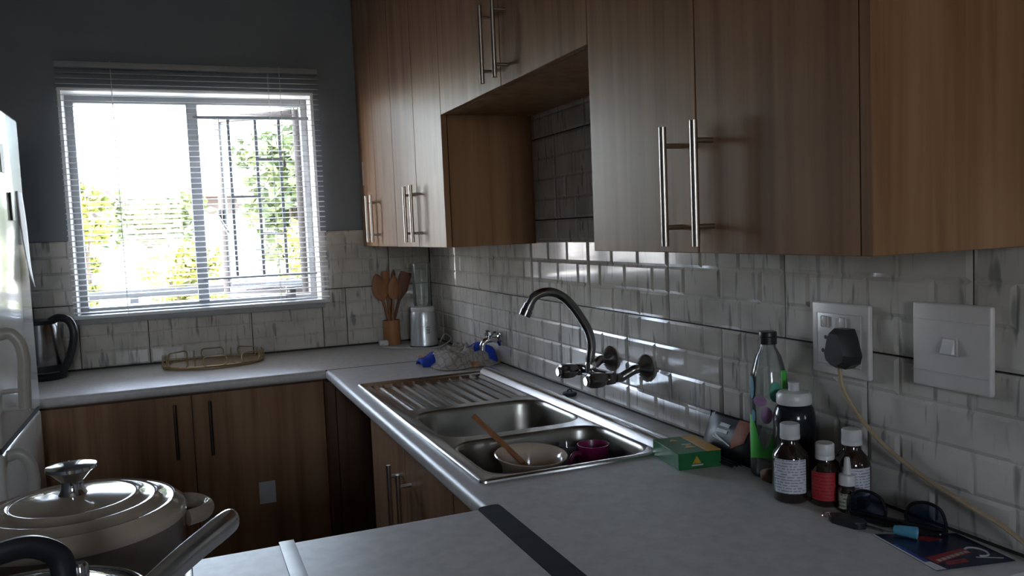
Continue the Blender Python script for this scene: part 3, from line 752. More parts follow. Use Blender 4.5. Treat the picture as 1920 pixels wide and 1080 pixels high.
# cloths
def cloth(name, label, f, nu, nv, mat, thick=.003, cat='cloth'):
    b = B(); b.grid(f, nu, nv, uv=True)
    o = b.obj(name, mat, ang=180, flip=False)
    md = o.modifiers.new('thickness', 'SOLIDIFY'); md.thickness = thick; md.offset = 1
    tag(o, label, cat); return o
def blue(u, v):
    # a rolled cloth draped over the board
    x = -.275+.255*u; y = -.722-.085*u + .012*math.sin(6*u)
    w = .042 + .012*noise.noise(Vector((u*4, 0, 3)))
    h = .026 + (.020 if .08 < u else .0)*min(1, (u-.08)*8 if u > .08 else 0) + .030*max(0, math.sin(PI*min(1, max(0, (u-.62)/.38))))
    a = PI*(v)
    px = x; py = y - w*math.cos(a)
    bump = .008*noise.noise(Vector((u*9, v*5, 1.3)))
    taper = min(1, u/.05+.55, (1-u)/.05+.55)
    return (px + bump*.4, py, ZW+.001 + max(0, (h*taper*math.sin(a)**.7 + bump*math.sin(a))))
cloth('dish_cloth', 'bright blue rolled dish cloth under the grey towel', blue, 50, 20, 'blue_cloth')
def towel(u, v):
    # crumpled heap, wide and irregular
    a = 2*PI*v; 
    rr = u**.85
    R = 1 + .18*math.sin(2*a+.6) + .12*math.sin(3*a+2.0) + .10*math.sin(5*a)
    ex = .118*R*rr; ey = .150*R*rr
    x = -.150 + ex*math.cos(a) + .02*rr; y = -.765 + ey*math.sin(a) - .18*rr*math.cos(a)*.28
    n1 = noise.noise(Vector((x*16, y*9, .3))); n2 = noise.noise(Vector((x*38+5, y*44, 1.7)))
    q = noise.noise(Vector((x*12, y*12, 8.8)))*.9
    f1 = 1-min(1, abs(noise.noise(Vector((x*15+y*12+q, y*9-x*7+q, 4.2))))*3.2)
    f2 = 1-min(1, abs(noise.noise(Vector((x*28-y*16+q, y*20+x*10, 9.1))))*3.0)
    h = .050*(1-rr**2.2)*(.8+.5*n1) + .026*f1**1.2*(1-rr**5) + .009*f2*(1-rr**8) + .003*n2*(1-rr**6)
    h = max(h, .046*(1-rr**6)+.012*f1)if rr < .8 else h
    x += .012*n2*rr; y += .012*n1*rr
    x = min(x, -.012)
    return (x, y, ZW+.003+max(.001, h))
b = B(); NU, NV = 30, 72
lay = b.bm.loops.layers.uv.new('UVMap')
cv = b.bm.verts.new(towel(0, 0)); rows = [[b.bm.verts.new(towel((i+1)/NU, j/NV)) for j in range(NV)] for i in range(NU)]
def tuv(r, j): return (.5+.5*r*math.cos(2*PI*j/NV), .5+.5*r*math.sin(2*PI*j/NV))
for j in range(NV):
    f = b.bm.faces.new((cv, rows[0][j], rows[0][(j+1) % NV]))
    for lp, uvv in zip(f.loops, ((.5, .5), tuv(1/NU, j), tuv(1/NU, j+1))): lp[lay].uv = uvv
    for i in range(NU-1):
        f = b.bm.faces.new((rows[i][j], rows[i+1][j], rows[i+1][(j+1) % NV], rows[i][(j+1) % NV]))
        for lp, uvv in zip(f.loops, (tuv((i+1)/NU, j), tuv((i+2)/NU, j), tuv((i+2)/NU, j+1), tuv((i+1)/NU, j+1))): lp[lay].uv = uvv
o = b.obj('dish_towel', 'dish_towel', ang=180); md = o.modifiers.new('thickness', 'SOLIDIFY'); md.thickness = .002; md.offset = -1
tag(o, 'crumpled grey-brown checked dish towel heaped on the chopping board', 'towel')

# ------------------------------------------------------------------ tray and kettle on the window worktop
tr = thing('serving_tray', 'oval tray with gold link gallery on the window worktop', 'tray', (-.965, -.165, ZW))
RX, RY = .190, .135
b = B(); n = 48
lo = [(RX*math.cos(2*PI*k/n), RY*math.sin(2*PI*k/n)) for k in range(n)]
b.prism(lo, .001, .010); b.obj('tray_base', 'tray_wood', tr)
B().tube([(RX*math.cos(2*PI*k/n), RY*math.sin(2*PI*k/n), .010) for k in range(n)], .004, 8, closed=True).obj('tray_rim', 'gold_metal', tr)
nl = 8
for k in range(nl):
    a = 2*PI*k/nl - PI/2
    cx, cy = RX*.985*math.cos(a), RY*.985*math.sin(a)
    tx, ty = -RX*math.sin(a), RY*math.cos(a); m = math.hypot(tx, ty); tx /= m; ty /= m
    pts = [(cx+tx*u, cy+ty*u, .030+w) for u, w in rrect(0, 0, .043, .018, .014, 4)]
    B().tube(pts, .0026, 8, closed=True).obj('gallery_link', 'gold_metal', tr)
for k in range(nl):
    a = 2*PI*(k+.5)/nl - PI/2
    B().tube([(RX*.985*math.cos(a), RY*.985*math.sin(a), .01), (RX*.985*math.cos(a), RY*.985*math.sin(a), .045)], .0026, 8).obj('gallery_post', 'gold_metal', tr)
kt = thing('kettle', 'dark electric kettle with big loop handle beside the fridge', 'kettle', (-1.562, -.135, ZW))
B().lathe([(0, 0), (.075, 0), (.078, .006), (.078, .018), (.072, .022), (0, .022)], 36).obj('power_base', 'black_plastic', kt)
B().lathe([(0, .0225), (.070, .0225), (.074, .03), (.072, .10), (.060, .19), (.056, .205), (0, .205)], 36).obj('kettle_body', 'chrome_dark', kt)
B().lathe([(.072, .03), (.0755, .032), (.0755, .05), (.0735, .055)], 36).obj('body_band', 'black_plastic', kt)
B().lathe([(0, .2255), (.02, .2255), (.05, .220), (.057, .2055), (0, .2055)], 36).obj('lid', 'black_plastic', kt)
ka = Vector((.88, -.47, 0)).normalized()
B().tube(spline([ka*.04+Vector((0,0,.215)), ka*.075+Vector((0,0,.228)), ka*.115+Vector((0,0,.215)), ka*.130+Vector((0,0,.17)), ka*.118+Vector((0,0,.11)), ka*.09+Vector((0,0,.05)), ka*.07+Vector((0,0,.035))], 6), [.012]*37, 12, flat=[1.25]*37).obj('kettle_handle', 'black_plastic', kt)
B().tube([ka*-.05+Vector((0,0,.185)), ka*-.085+Vector((0,0,.21))], [.018, .012], 10).obj('spout', 'chrome_dark', kt)

# ------------------------------------------------------------------ fridge
fr = thing('fridge', 'cream fridge freezer with curved handles at the left edge', 'fridge', (-1.8, -1.0, 0))
B().box(-.30, .255, -.30, .30, .02, 1.775, .006).obj('fridge_body', 'fridge_white', fr)
d1 = B().box(.258, .30, -.30, .30, .897, 1.783, .010, 3).obj('door', 'fridge_white', fr)
d2 = B().box(.258, .30, -.30, .30, .05, .885, .010, 3).obj('door', 'fridge_white', fr)
B().box(.26, .297, -.298, .298, .886, .896).obj('door_gasket', 'rubber_dark', fr)
def fh(d, za, zb):
    y = -.25
    B().tube(spline([(.298, y, za), (.325, y, za+.004), (.345, y, za-.02), (.352, y, za-.06), (.35, y, (za+zb)/2), (.346, y, zb+.01)], 6), .0105, 12, flat=[1.4]*31).obj('handle', 'fridge_handle', d)
    for z in (zb+.012, zb+.058): B().tube([(.299, y, z), (.346, y, z)], .006, 8).obj('handle_bracket', 'fridge_handle', d)
fh(d1, 1.175, .975); fh(d2, .868, .66)
B().box(.3003, .306, .06, .10, 1.47, 1.55, .002).obj('magnet', 'black_plastic', d1, label='small black magnet')
def pap(u, v): return (.3012+.020*v*v+.004*math.sin(5*v)*u, .18+.09*u-.01*v, 1.56-.26*v-.03*u*v)
pp = B().grid(pap, 4, 10).obj('hanging_paper', 'paper_white', d1, flip=False, ang=180)
md = pp.modifiers.new('thickness', 'SOLIDIFY'); md.thickness = .001
B().box(.3003, .302, -.02, .03, 1.60, 1.68).obj('sticker', 'pale_print', d1)

# ------------------------------------------------------------------ stove and pots in the foreground
st = thing('stove', 'dark stove with pots at the end of the peninsula', 'stove', (-1.40, -2.59, 0))
B().box(-.30, .30, -.29, .29, .0, .875, .004).obj('stove_body', 'black_plastic', st)
B().box(-.302, .302, -.292, .292, .8752, .893, .003).obj('hob', 'black_gloss', st)
for x, y in ((.185, .14), (.20, -.19), (-.13, .14), (-.13, -.15)):
    B().lathe([(0, 0), (.088, 0), (.09, .003), (.085, .0055), (0, .0055)], 32, (x, y, .8932)).obj('hot_plate', 'rubber_dark', st)
cs = thing('casserole', 'large cream enamel casserole with ringed lid and metal knob', 'pot', (-1.215, -2.45, .899))
B().lathe([(0, 0), (.105, 0), (.115, .006), (.128, .06), (.131, .128), (.132, .134), (.125, .134), (.120, .06), (.10, .008), (0, .006)], 56).obj('pot_body', 'enamel_cream_shaded', cs)
prof = [(.1335, .1345), (.1345, .140), (.131, .148)]
for r, z in ((.118, .1555), (.096, .1625), (.074, .1675)):
    prof += [(r+.0045, z-.0015), (r+.002, z+.002), (r-.001, z+.0005), (r-.004, z+.0012)]
prof += [(.05, .1715), (.03, .1745), (0, .1755)]
B().lathe(prof, 64).obj('lid', 'enamel_cream', cs, ang=60)
kn = B().lathe([(0, .174), (.017, .175), (.013, .183), (.013, .192), (.024, .2035), (.030, .2075), (.0295, .2115), (.02, .2135), (0, .2145)], 36).obj('knob', 'chrome', cs)
for s in (1, -1):
    e = Vector((.93*s, .37*s, 0)).normalized(); q = Vector((-e.y, e.x, 0))
    pts = [e*.126+q*.045, e*.150+q*.040, e*.166+q*.018, e*.166-q*.018, e*.150-q*.040, e*.126-q*.045]
    B().tube(spline([p+Vector((0,0,.118)) for p in pts], 6), [.0085]*31, 12, flat=[1.3]*31).obj('pot_handle', 'enamel_cream', cs)
gp = thing('saucepan', 'steel saucepan with glass lid and black arched handle', 'pot', (-1.226, -2.782, .899))
B().lathe([(0, 0), (.098, 0), (.104, .006), (.106, .148), (.110, .152), (.110, .155), (.104, .154), (.101, .01), (0, .006)], 56).obj('pan_body', 'steel', gp)
lid = B().lathe([(.106, .1565), (.1, .162), (.07, .174), (.035, .181), (0, .183)], 56).obj('lid', 'lid_glass', gp)
B().tube([(.107*math.cos(2*PI*k/56), .107*math.sin(2*PI*k/56), .158) for k in range(56)], .0035, 8, closed=True).obj('lid_rim', 'chrome', lid)
ar = Vector((.93, .36, 0)).normalized()
pts = [ar*.040+Vector((0,0,.178)), ar*.037+Vector((0,0,.202)), ar*.020+Vector((0,0,.217)), Vector((0,0,.221)), ar*-.03+Vector((0,0,.216)), ar*-.05+Vector((0,0,.200)), ar*-.054+Vector((0,0,.178))]
B().tube(spline(pts, 6), .0085, 12, flat=[1.3]*37).obj('lid_handle', 'black_plastic', lid)
B().lathe([(0, .192), (.005, .192), (.007, .189), (.0075, .178), (0, .178)], 16, (ar.x*.054, ar.y*.054, 0)).obj('lid_screw', 'chrome', lid)
hd = Vector((.78, .63, 0)).normalized()
B().tube(spline([hd*.104+Vector((.0,0,.118)), hd*.13+Vector((0,0,.126)), hd*.18+Vector((0,0,.145)), hd*.240+Vector((0,0,.163)), hd*.256+Vector((0,0,.166))], 6), [.009]*6+[.0115]*10+[.0118, .0116, .0113, .0108, .0100, .0088, .0072, .0052, .0028], 14, flat=[1.35]*25).obj('pan_handle', 'steel', gp)

# ------------------------------------------------------------------ sockets on the right wall
def plate(name, label, yc, zc, w, h, cat='socket'):
    t = thing(name, label, cat, (-.0105, yc, zc))
    B().box(-.011, 0, -w/2, w/2, -h/2, h/2, .004, 3).obj('cover_plate', 'socket_plastic', t)
    return t
t = plate('wall_socket', 'white wall socket with a black plug in it', -2.527, 1.174, .132, .127)
B().box(-.0135, -.0112, -.050, .050, -.045, .045, .002).obj('socket_insert', 'socket_plastic', t)
for y in (.03, -.012): B().box(-.0165, -.0137, y-.008, y+.008, .020, .040, .003).obj('rocker_switch', 'socket_plastic', t)
for y, z in ((.029, .002), (.036, -.022), (.016, -.022)): B().lathe([(0, -.0002), (.0036, -.0002), (.0036, 0), (0, 0)], 12, (-.0137, y, z), 'x').obj('socket_hole', 'rubber_dark', t)
t2 = plate('wall_switch', 'white isolator switch plate, right of the plugged socket', -2.747, 1.187, .134, .130, 'switch')
B().box(-.0125, -.0112, -.066, .066, .0385, .0392).obj('seam', 'socket_plastic', t2)
B().box(-.0125, -.0112, -.066, .066, -.0402, -.0395).obj('seam', 'socket_plastic', t2)
b = B(); b.box(-.013, -.0112, -.014, .014, -.012, .014, .0006, 1); b.obj('rocker_frame', 'socket_plastic', t2)
b = B(); b.prism([(-.0132, .012), (-.0132, -.010), (-.020, -.009)], -.010, .010, 'y'); b.xf(Matrix.Identity(4)); b.obj('rocker_switch', 'white_plastic', t2)
pg = thing('power_plug', 'chunky black plug pushed into the wall socket', 'plug', (-.0245, -2.552, 1.163))
poly = [(-.014, .034), (.014, .034), (.020, .022), (.030, -.010), (.026, -.024), (.010, -.034), (-.010, -.034), (-.026, -.024), (-.030, -.010), (-.020, .022)]
b = B(); lo = [b.bm.verts.new((0, y, z)) for y, z in poly]; mi = [b.bm.verts.new((-.018, y, z)) for y, z in poly]; hi = [b.bm.verts.new((-.034, y*.72, z*.78)) for y, z in poly]
for a_, c_ in ((lo, mi), (mi, hi)): strip(b.bm, a_, c_)
b.bm.faces.new(lo); b.bm.faces.new(hi); b.obj('plug_body', 'black_plastic', pg, ang=25)
cb = B().tube(spline([(-.046, -2.553, 1.130), (-.045, -2.560, 1.095), (-.038, -2.588, 1.053), (-.030, -2.628, 1.016), (-.026, -2.672, .992), (-.024, -2.73, .971), (-.024, -2.792, .955), (-.026, -2.842, .943), (-.03, -2.90, .915), (-.034, -2.94, .86), (-.034, -2.95, .78)], 8), .0036, 8).obj('power_cable', 'cable_beige')
tag(cb, 'beige power cable hanging from the black plug down to the worktop', 'cable')

# ------------------------------------------------------------------ things at the right end of the worktop
# green tea box
tb = thing('tea_box', 'small green carton with yellow end beside the sink', 'box', (-.132, -2.216, ZW+.0005), math.radians(-8))
HX, HY, HZ = .046, .062, .033
B().box(-HX, HX, -HY, HY, 0, HZ, .0012, 1).obj('carton', 'green_card', tb)
B().box(.016, HX+.0004, -HY-.0004, HY+.0004, HZ-.0002, HZ+.0006).obj('yellow_band', 'yellow_card', tb)
for px, py, s in ((-.002, -.018, .012), (-.012, .035, .010)):
    b = B(); b.prism([(px-s, py-s*.6), (px+s, py-s*.6), (px, py+s)], HZ, HZ+.0007); b.obj('printed_triangle', 'yellow_card', tb)
b = B(); b.prism([(-.016, .011), (.002, .011), (-.007, .026)], -HY-.0006, -HY, 'y'); b.obj('printed_triangle', 'yellow_card', tb)
B().box(-.018, .006, -HY-.0006, -HY, .006, .009).obj('printed_text', 'pale_print', tb)
B().box(-.010, .010, -.004, .001, HZ, HZ+.0006).obj('printed_text', 'pale_print', tb)
# black and orange foil packet leaning on the wall
pk = thing('foil_packet', 'black foil packet with orange panel leaning against the tiles', 'packet', (-.060, -2.246, ZW+.002), math.radians(-90))
LEN, HH = .168, .084
def pz(y, z): return .011*math.sin(PI*min(1, max(0, (z)/HH)))*max(0, 1-(abs(y)/(LEN/2))**4)
def packf(side):
    def f(u, v):
        y = (u-.5)*LEN*(1-.05*math.sin(PI*v)); z = HH*v
        w = pz(y, z) + .0008*noise.noise(Vector((u*6, v*6, side)))
        return (y, -side*w*1.0 + .030*v, z*.96)
    return f
b = B(); b.grid(packf(1), 20, 16); b.grid(packf(-1), 20, 16); bmesh.ops.remove_doubles(b.bm, verts=b.bm.verts, dist=.0006)
b.obj('pouch', 'foil_black', pk, ang=180)
def on_pack(poly, mat, name, e=.0022, nn=10):
    """print patch following the pouch front, poly = quad (u,v) corners"""
    f = packf(1)
    def g(u, v):
        p = [poly[0][i]*(1-u)*(1-v)+poly[1][i]*u*(1-v)+poly[2][i]*u*v+poly[3][i]*(1-u)*v for i in (0, 1)]
        q = f(p[0], p[1]); return (q[0], q[1]-e+.0012, q[2])
    b = B(); b.grid(g, nn, nn); b.obj(name, mat, pk, ang=180, flip=False)
on_pack([(.64, .30), (.86, .52), (.86, .98), (.60, .98)], 'orange_print', 'orange_panel')
on_pack([(.30, .74), (.50, .74), (.51, .82), (.31, .82)], 'pale_print', 'printed_text', .0026)
on_pack([(.28, .60), (.50, .60), (.50, .68), (.29, .68)], 'pale_print', 'printed_text', .0026)
on_pack([(.28, .50), (.62, .34), (.62, .37), (.28, .55)], 'paper_white', 'printed_text', .003)
on_pack([(.24, .44), (.46, .40), (.46, .44), (.24, .49)], 'pale_print', 'printed_text', .0026)
b = B(); b.grid(lambda u, v: ((u-.5)*.155, -.016-.024*v, .004+.007*abs(math.sin(7*v))*(1-.3*u)), 14, 14)
pf = b.obj('folded_foil', 'foil_black', pk, ang=180, flip=False); md = pf.modifiers.new('thickness', 'SOLIDIFY'); md.thickness = .001

def bottle(name, label, loc, prof, mat, capprof, capmat='white_plastic', lab=None, cat='bottle', n=32, lab2=None):
    t = thing(name, label, cat, loc)
    B().lathe(prof, n).obj('bottle_body', mat, t)
    B().lathe(capprof, 32).obj('cap', capmat, t)
    for q in (lab, lab2):
        if q:
            r, z0, z1, a0, a1, lm, nm = q
            b = B(); k = 16
            b.grid(lambda u, v: (r*math.cos(a0+(a1-a0)*u), r*math.sin(a0+(a1-a0)*u), z0+(z1-z0)*v), 20, 2)
            b.obj(nm, lm, t, ang=180)
    return t
CAMA = math.atan2(-3.62+2.45, -1.07+.06)   # direction towards the viewer
# clear juice bottle
jb = thing('water_bottle', 'tall clear plastic bottle with black cap and coloured print', 'bottle', (-.047, -2.372, ZW))
B().lathe([(0, .004), (.02, .002), (.032, 0), (.036, .006), (.0365, .03), (.036, .16), (.033, .195), (.024, .228), (.0145, .246), (.0135, .262), (.0125, .262), (.0135, .244), (.0225, .226), (.031, .194), (.0345, .16), (.035, .03), (.033, .008), (0, .007)], 40).obj('bottle_body', 'clear_plastic', jb)
B().lathe([(0, .2755), (.0155, .2755), (.0165, .274), (.0165, .2665), (.0158, .266), (.0165, .2655), (.0165, .252), (.0160, .2515), (0, .2515)], 36).obj('cap', 'black_plastic', jb)
def patch(parent, r, a, da, z0, z1, mat, name, fz=None):
    def g(u, v):
        th = CAMA+a+(u-.5)*da
        if fz: zb, zt = fz(u)
        else: zb, zt = z0, z1
        return (r*math.cos(th), r*math.sin(th), zb+(zt-zb)*v)
    return B().grid(g, 16, 6).obj(name, mat, parent, ang=180)
def ell(zc, h): return lambda u: (zc-h*math.sqrt(max(0, 1-(2*u-1)**2)), zc+h*math.sqrt(max(0, 1-(2*u-1)**2)))
patch(jb, .0371, -.25, 1.9, 0, 0, 'green_print', 'green_print', lambda u: (.034+.006*math.sin(3*u), .075+.045*(2*u-1)**2+.018*math.sin(9*u)))
patch(jb, .0371, .35, .62, 0, 0, 'teal_print', 'teal_print', ell(.166, .019))
patch(jb, .0371, -.45, .75, 0, 0, 'pink_print', 'pink_print', ell(.148, .010))
patch(jb, .0371, -.95, .35, 0, 0, 'blue_print', 'blue_print', ell(.172, .022))
patch(jb, .0371, -.85, .30, 0, 0, 'blue_print', 'blue_print', ell(.118, .012))
patch(jb, .0371, -.10, .60, 0, 0, 'pink_print', 'pale_print', ell(.122, .016))
B().box(-.004, .004, -.003, .003, .0, .055, .001).obj('green_tag', 'green_print', jb, loc=(.006, -.036, .150), rot=(0, 0, 0))
b = B(); bmesh.ops.create_icosphere(b.bm, subdivisions=3, radius=.016)
for v in b.bm.verts: v.co *= 1+.25*noise.noise(v.co*90)
for v in b.bm.verts: v.co.z *= .8
o = b.obj('brown_crumb', 'brown_lump', loc=(-.082, -2.412, ZW+.0135), ang=180); tag(o, 'small brown lump at the foot of the clear bottle', 'lump')
# black tub with white dispenser lid
tbp = thing('supplement_tub', 'large black bottle with white flip-spout lid behind the medicine bottles', 'bottle', (-.052, -2.447, ZW))
B().lathe([(0, 0), (.034, 0), (.037, .004), (.037, .118), (.0375, .124), (.037, .130), (.033, .146), (.029, .150), (0, .150)], 40).obj('bottle_body', 'black_gloss', tbp)
B().lathe([(0, .152), (.0300, .152), (.0310, .155), (.0310, .168), (.027, .1735), (.0105, .1755), (0, .1755)], 40).obj('cap', 'white_plastic', tbp)
B().lathe([(0, .1756), (.0100, .1756), (.0095, .188), (.0105, .189), (.0105, .191), (0, .192)], 24).obj('spout', 'white_plastic', tbp)
def med(label, loc, r, h, hc, rc, lm, z0, z1, a0=-.5, a1=1.6, name='medicine_bottle'):
    prof = [(0, 0), (r*.9, 0), (r, .004), (r, h*.66), (r*.93, h*.74), (rc*1.02, h*.86), (rc*.88, h*.89), (rc*.88, h), (0, h)]
    t = thing(name, label, 'bottle', loc)
    B().lathe(prof, 36).obj('bottle_body', 'amber_glass', t, ang=60)
    B().lathe([(0, h+hc), (rc*.9, h+hc), (rc, h+hc-.002), (rc, h+.004), (rc*.97, h+.003), (rc*1.02, h+.002), (rc*1.02, h-.004), (0, h-.004)], 40).obj('cap', 'white_plastic', t)
    B().grid(lambda u, v: ((r+.0005)*math.cos(CAMA+a0+(a1-a0)*u), (r+.0005)*math.sin(CAMA+a0+(a1-a0)*u), z0+(z1-z0)*v), 20, 2).obj('paper_label', lm, t, ang=180)
    return t
m1 = med('brown glass medicine bottle with white printed label, at the front', (-.110, -2.502, ZW), .0305, .112, .022, .0165, 'medicine_label', .018, .077, -.95, .95)
B().grid(lambda u, v: (.0312*math.cos(CAMA-.95-.12*u), .0312*math.sin(CAMA-.95-.12*u), .020+.02*v), 4, 2).obj('teal_print', 'teal_print', m1, ang=180)
med('small brown bottle with red label and white cap', (-.077, -2.549, ZW), .0232, .083, .023, .0155, 'red_print_label', .012, .060, -1.2, .75)
med('brown glass medicine bottle with pale blue label, at the back by the wall', (-.040, -2.572, ZW), .0295, .108, .022, .0165, 'medicine_label', .022, .070, -.6, 1.1)
ns = thing('nasal_spray', 'tiny brown nasal spray bottle with white pointed nozzle', 'spray bottle', (-.070, -2.592, ZW))
B().lathe([(0, 0), (.0135, 0), (.0148, .003), (.0148, .034), (.011, .042), (.009, .044), (0, .044)], 28).obj('bottle_body', 'amber_glass', ns)
B().lathe([(0, .0445), (.0135, .0445), (.0138, .047), (.0135, .060), (.0125, .0615), (.0072, .063), (.0058, .075), (.0045, .088), (.0030, .0905), (0, .091)], 28).obj('nozzle', 'white_plastic', ns)
B().grid(lambda u, v: (.0152*math.cos(CAMA-1.1+2.2*u), .0152*math.sin(CAMA-1.1+2.2*u), .006+.026*v), 14, 2).obj('paper_label', 'spray_label', ns, ang=180)

# leaflet
def quad_obj(name, mat, P, z, parent=None, th=.0004):
    b = B(); b.prism([(p[0], p[1]) for p in P], z, z+th); return b.obj(name, mat, parent, ang=0)
LP = [Vector((-.118, -2.690)), Vector((-.142, -2.826)), Vector((-.022, -2.852)), Vector((-.006, -2.745))]
lf = thing('leaflet', 'glossy dark blue leaflet with red print on the worktop', 'leaflet', (-.07, -2.78, ZW+.0004))
def lq(uv): 
    out = []
    for u, v in uv:
        p = LP[0]*(1-u)*(1-v)+LP[1]*u*(1-v)+LP[2]*u*v+LP[3]*(1-u)*v
        out.append((p.x+.07, p.y+2.78))
    return out
b = B(); b.prism(lq([(0,0),(1,0),(1,1),(0,1)]), 0, .0008); b.obj('paper', 'navy_print', lf, ang=0)
def lpr(name, mat, uv, z=.0010): b = B(); b.prism(lq(uv), .0008, z); b.obj(name, mat, lf, ang=0)
lpr('white_edge', 'paper_white', [(0,0),(1,0),(1,.03),(0,.03)])
lpr('white_edge', 'paper_white', [(.80,.03),(1,.03),(1,.13),(.80,.10)])
lpr('blue_edge', 'blue_edge', [(.30,.03),(.80,.03),(.80,.10),(.30,.08)])
lpr('red_band', 'red_print', [(.70,.12),(.86,.14),(.66,.72),(.52,.70)])
lpr('red_patch', 'red_print', [(.08,.55),(.14,.35),(.26,.50),(.20,.72)])
lpr('red_patch', 'red_print', [(.84,.25),(.92,.22),(.90,.50),(.80,.52)])
for k in range(7):
    u0 = .775-.026*k; v0 = .19+.075*k
    lpr('printed_letter', 'pale_print', [(u0,v0),(u0+.05,v0+.008),(u0+.03,v0+.06),(u0-.015,v0+.052)], .0012)
c0 = lq([(.66,.78)])[0]
B().tube([(c0[0]+.013*math.cos(a), c0[1]+.016*math.sin(a), .0011) for a in [(-2.3+4.4*k/16) for k in range(17)]], .0016, 6).obj('printed_swirl', 'pale_print', lf)
a_, c_ = lq([(.80,.66)])[0], lq([(.90,.93)])[0]
B().tube([(a_[0], a_[1], .0010), (c_[0], c_[1], .0010)], .0006, 5).obj('printed_line', 'pale_print', lf)
# sunglasses standing on their brow, lenses facing the room
sg = thing('sunglasses', 'black sunglasses with dark blue lenses leaning near the wall', 'sunglasses', (-.054, -2.676, ZW), math.atan2(-.150, .062))
# local x runs along the frame, z up, camera side is -y
def lens_poly(cx, sx):
    P = [(-.030, .006), (-.031, .020), (-.024, .038), (-.008, .045), (.010, .043), (.022, .034), (.027, .018), (.024, .006)]
    return [(cx+sx*x, z) for x, z in P]
for cx, sx in ((-.042, 1), (.042, -1)):
    P = spline([(x, 0, z) for x, z in lens_poly(cx, sx)], 4)
    b = B(); b.prism([(p.x, p.z) for p in P], -.001, .001, 'y'); b.obj('lens', 'sunglass_lens', sg, ang=0)
    b = B(); b.tube([(p.x, p.y, p.z) for p in P], .0026, 8, closed=True); b.obj('lens_frame', 'black_gloss', sg)
B().box(-.076, .076, -.003, .004, .001, .010, .002).obj('brow_bar', 'black_gloss', sg)
for s in (-1, 1):
    B().tube(spline([(s*.072, 0, .006), (s*.074, -.006, .005), (s*.060, -.016, .0045), (s*-.005, -.022+.006*(s > 0), .005), (s*-.055, -.020+.006*(s > 0), .0035)], 5), .0032, 8, flat=[1.2]*21).obj('temple_arm', 'black_gloss', sg)
    B().lathe([(0, -.0045), (.0016, -.0045), (.002, -.003), (0, -.003)], 10, (s*.070, 0, .006), 'y').obj('rivet', 'chrome', sg)
# car key and lighter cap
ky = thing('key_fob', 'small black key fob with metal ring in front of the sunglasses', 'key fob', (-.117, -2.640, ZW+.0005), math.atan2(-.07, .02))
b = B(); b.prism(rrect(0, 0, .030, .013, .011, 5), 0, .011); bmesh.ops.bevel(b.bm, geom=list(b.bm.edges), offset=.002, segments=2, affect='EDGES'); b.obj('fob_body', 'black_plastic', ky)
B().tube([(-.034+.011*math.cos(a), .004+.011*math.sin(a), .0055) for a in [2*PI*k/20 for k in range(20)]], .0012, 6, closed=True).obj('key_ring', 'chrome', ky)
B().box(.030, .060, -.004, .004, .004, .0065, .0006, 1).obj('key_blade', 'chrome_dark', ky)
cp = thing('pen_cap', 'pale blue plastic cap lying on the leaflet', 'cap', (-.084, -2.722, ZW+.0105), math.atan2(-.8, .5))
B().lathe([(0, -.017), (.0062, -.016), (.0075, -.008), (.0092, .016), (.0088, .0165), (.0075, .014), (0, -.010)], 24, (0, 0, 0), 'x').obj('cap_body', 'cyan_plastic', cp)
B().tube([(-.017, 0, -.001), (-.042, .0, -.004)], [.004, .002], 10).obj('clear_tip', 'clear_plastic', cp)

# ------------------------------------------------------------------ the garden outside
def gz(y): 
    if y < 2.2: return -.25
    if y < 11: return -.25+1.55*((y-2.2)/8.8)
    return 1.3+.01*(y-11)
b = B(); ys = [.2, 1, 2.2, 3.5, 5, 7, 9, 11, 15, 25, 60]
vs = [[b.bm.verts.new((x, y, gz(y))) for x in (-60, -20, -5, 0, 5, 20, 60)] for y in ys]
for i in range(len(ys)-1):
    for j in range(6): b.bm.faces.new((vs[i][j], vs[i][j+1], vs[i+1][j+1], vs[i+1][j]))
struct(b.obj('ground', 'pavement', ang=180), 'bright sunlit pale ground outside the window')
rl = thing('veranda_rail', 'grey veranda railing just outside the window', 'railing', (-1, 1.6, -.25))
B().box(-1.1, 3.0, -.02, .02, 1.33, 1.375, .004).obj('top_rail', 'rail_paint', rl)
for x in (-.32, .95, 2.3): B().box(x-.022, x+.022, -.018, .018, 0, 1.33).obj('post', 'rail_paint', rl, ang=0)
hs = thing('neighbour_house', 'low brown neighbouring building beyond the garden', 'building', (-1.2, 20, 1.3))
B().box(-4, 5, 0, 4, 0, 1.25).obj('house_wall', 'fence_wall', hs, ang=0)
B().box(-4.3, 5.3, -.4, 4.4, 1.25, 1.50).obj('roof', 'roof_brown', hs, ang=0)
for x in (-2.2, .35, 3.0): B().box(x-.16, x+.16, -.35, -.05, 0, 1.25).obj('pillar', 'pale_wall', hs, ang=0)
gw = thing('garden_wall', 'pale low boundary wall behind the bushes', 'wall', (-1, 13, 1.3))
B().box(-8, 9, 0, .2, 0, .52).obj('wall_body', 'pale_wall', gw, ang=0)
B().box(-8, 9, -.04, .24, .52, .57).obj('coping', 'pale_wall', gw, ang=0)
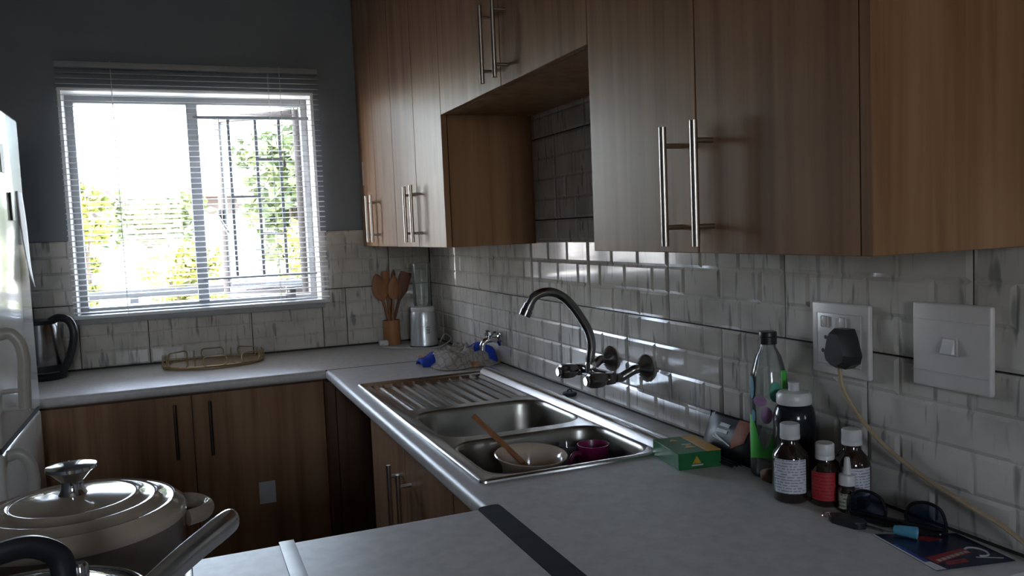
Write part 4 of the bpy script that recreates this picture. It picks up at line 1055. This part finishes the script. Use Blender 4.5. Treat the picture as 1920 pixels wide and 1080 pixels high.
def bush(name, label, x, y, h, rx, mat, nl=2600, ls=.07, trunk=.0, cat='bush', seed=1, group=None, zoff=0, clumps=16):
    rnd = random.Random(seed); g = gz(y)
    t = thing(name, label, cat, (x, y, g), group=group)
    V, F = [], []
    cl = []
    for _ in range(clumps):
        a = rnd.random()*2*PI; rr = math.sqrt(rnd.random())*.7
        cl.append((rx*rr*math.cos(a), rx*rr*math.sin(a), trunk+(h-trunk)*(.18+.70*rnd.random()), rx*(.28+.22*rnd.random())))
    for _ in range(nl):
        cx, cy, cz, cr = cl[rnd.randrange(clumps)]
        d = Vector((rnd.gauss(0,1), rnd.gauss(0,1), rnd.gauss(0,1))).normalized()*cr*(rnd.random()**.4)
        p = Vector((cx, cy, cz))+Vector((d.x, d.y, d.z*.8))
        if p.z < .05: continue
        a = Vector((rnd.gauss(0,1), rnd.gauss(0,1), rnd.gauss(0,.6))).normalized(); c = a.cross(Vector((rnd.gauss(0,1), rnd.gauss(0,1), rnd.gauss(0,1)))).normalized()
        s = ls*(.6+.8*rnd.random()); i = len(V)
        V += [p-a*s, p+c*s*.45, p+a*s, p-c*s*.45]; F.append((i, i+1, i+2, i+3))
    me = bpy.data.meshes.new('foliage'); me.from_pydata([tuple(v) for v in V], [], F); me.materials.append(MATS[mat])
    link('foliage', me, t)
    b = B(); b.tube([(0, 0, 0), (.03*h, 0, max(trunk, .3)*.6), (0, .02*h, max(trunk, h*.6))], [.04+.02*h*.5, .03+.01*h, .02], 8)
    for cx, cy, cz, cr in cl[:6]: b.tube([(0, 0, max(trunk*.7, .15)), (cx*.5, cy*.5, cz*.7), (cx, cy, cz)], [.025, .018, .008], 6)
    b.obj('stem', 'trunk_bark', t)
    return t
bush('garden_bush', 'yellow-green bush at the left edge of the window view', -1.98, 6.0, 1.75, .34, 'leaf_yellow', 1500, .06, seed=3)
bush('garden_bush', 'yellow-green bush in the middle of the window view, before the mullion', -1.00, 5.2, 1.15, .48, 'leaf_yellow', 1900, .055, seed=5)
bush('garden_bush', 'low bush beneath the veranda rail', -.85, 2.4, 1.18, .34, 'leaf_mid', 1200, .045, seed=9)
bush('garden_bush', 'small round hedge bush by the boundary wall', -1.5, 11.5, .85, .9, 'leaf_mid', 1300, .09, seed=11)
bush('garden_tree', 'leafy green tree seen through the open casement', .35, 7.2, 2.1, .75, 'leaf_mid', 3200, .085, .3, 'tree', 21, clumps=26)
bush('garden_tree', 'tall darker tree behind the casement at the right', 1.5, 9.5, 3.0, 1.0, 'leaf_green', 3200, .10, .6, 'tree', 23, clumps=26)
bush('garden_tree', 'overhanging tree with leaves at the top right of the window', .75, 5.2, 3.2, .72, 'leaf_green', 1300, .085, 2.2, 'tree', 25, clumps=12)
bush('garden_bush', 'yellow bush below the green tree', .25, 5.4, 1.25, .45, 'leaf_yellow', 1500, .055, seed=31)

# ------------------------------------------------------------------ repeats of one kind share a group phrase
GROUPS = {'upper_cabinet': 'upper cabinets along the right wall', 'base_cabinet': 'base cabinets under the worktops', 'worktop': 'grey laminate worktops',
          'joint_strip': 'joint strips in the worktops', 'medicine_bottle': 'brown medicine bottles by the wall', 'garden_bush': 'bushes in the garden',
          'garden_tree': 'trees in the garden', 'power_cable': 'power cables on the worktop'}
for o in list(COL.objects):
    if o.parent is None and 'category' in o:
        base = o.name.split('.')[0]
        if base in GROUPS: o['group'] = GROUPS[base]
        if base == 'wooden_spoon': o['group'] = 'wooden utensils in the holder' if 'utensil holder' in o['label'] else 'wooden spoons in the sink'
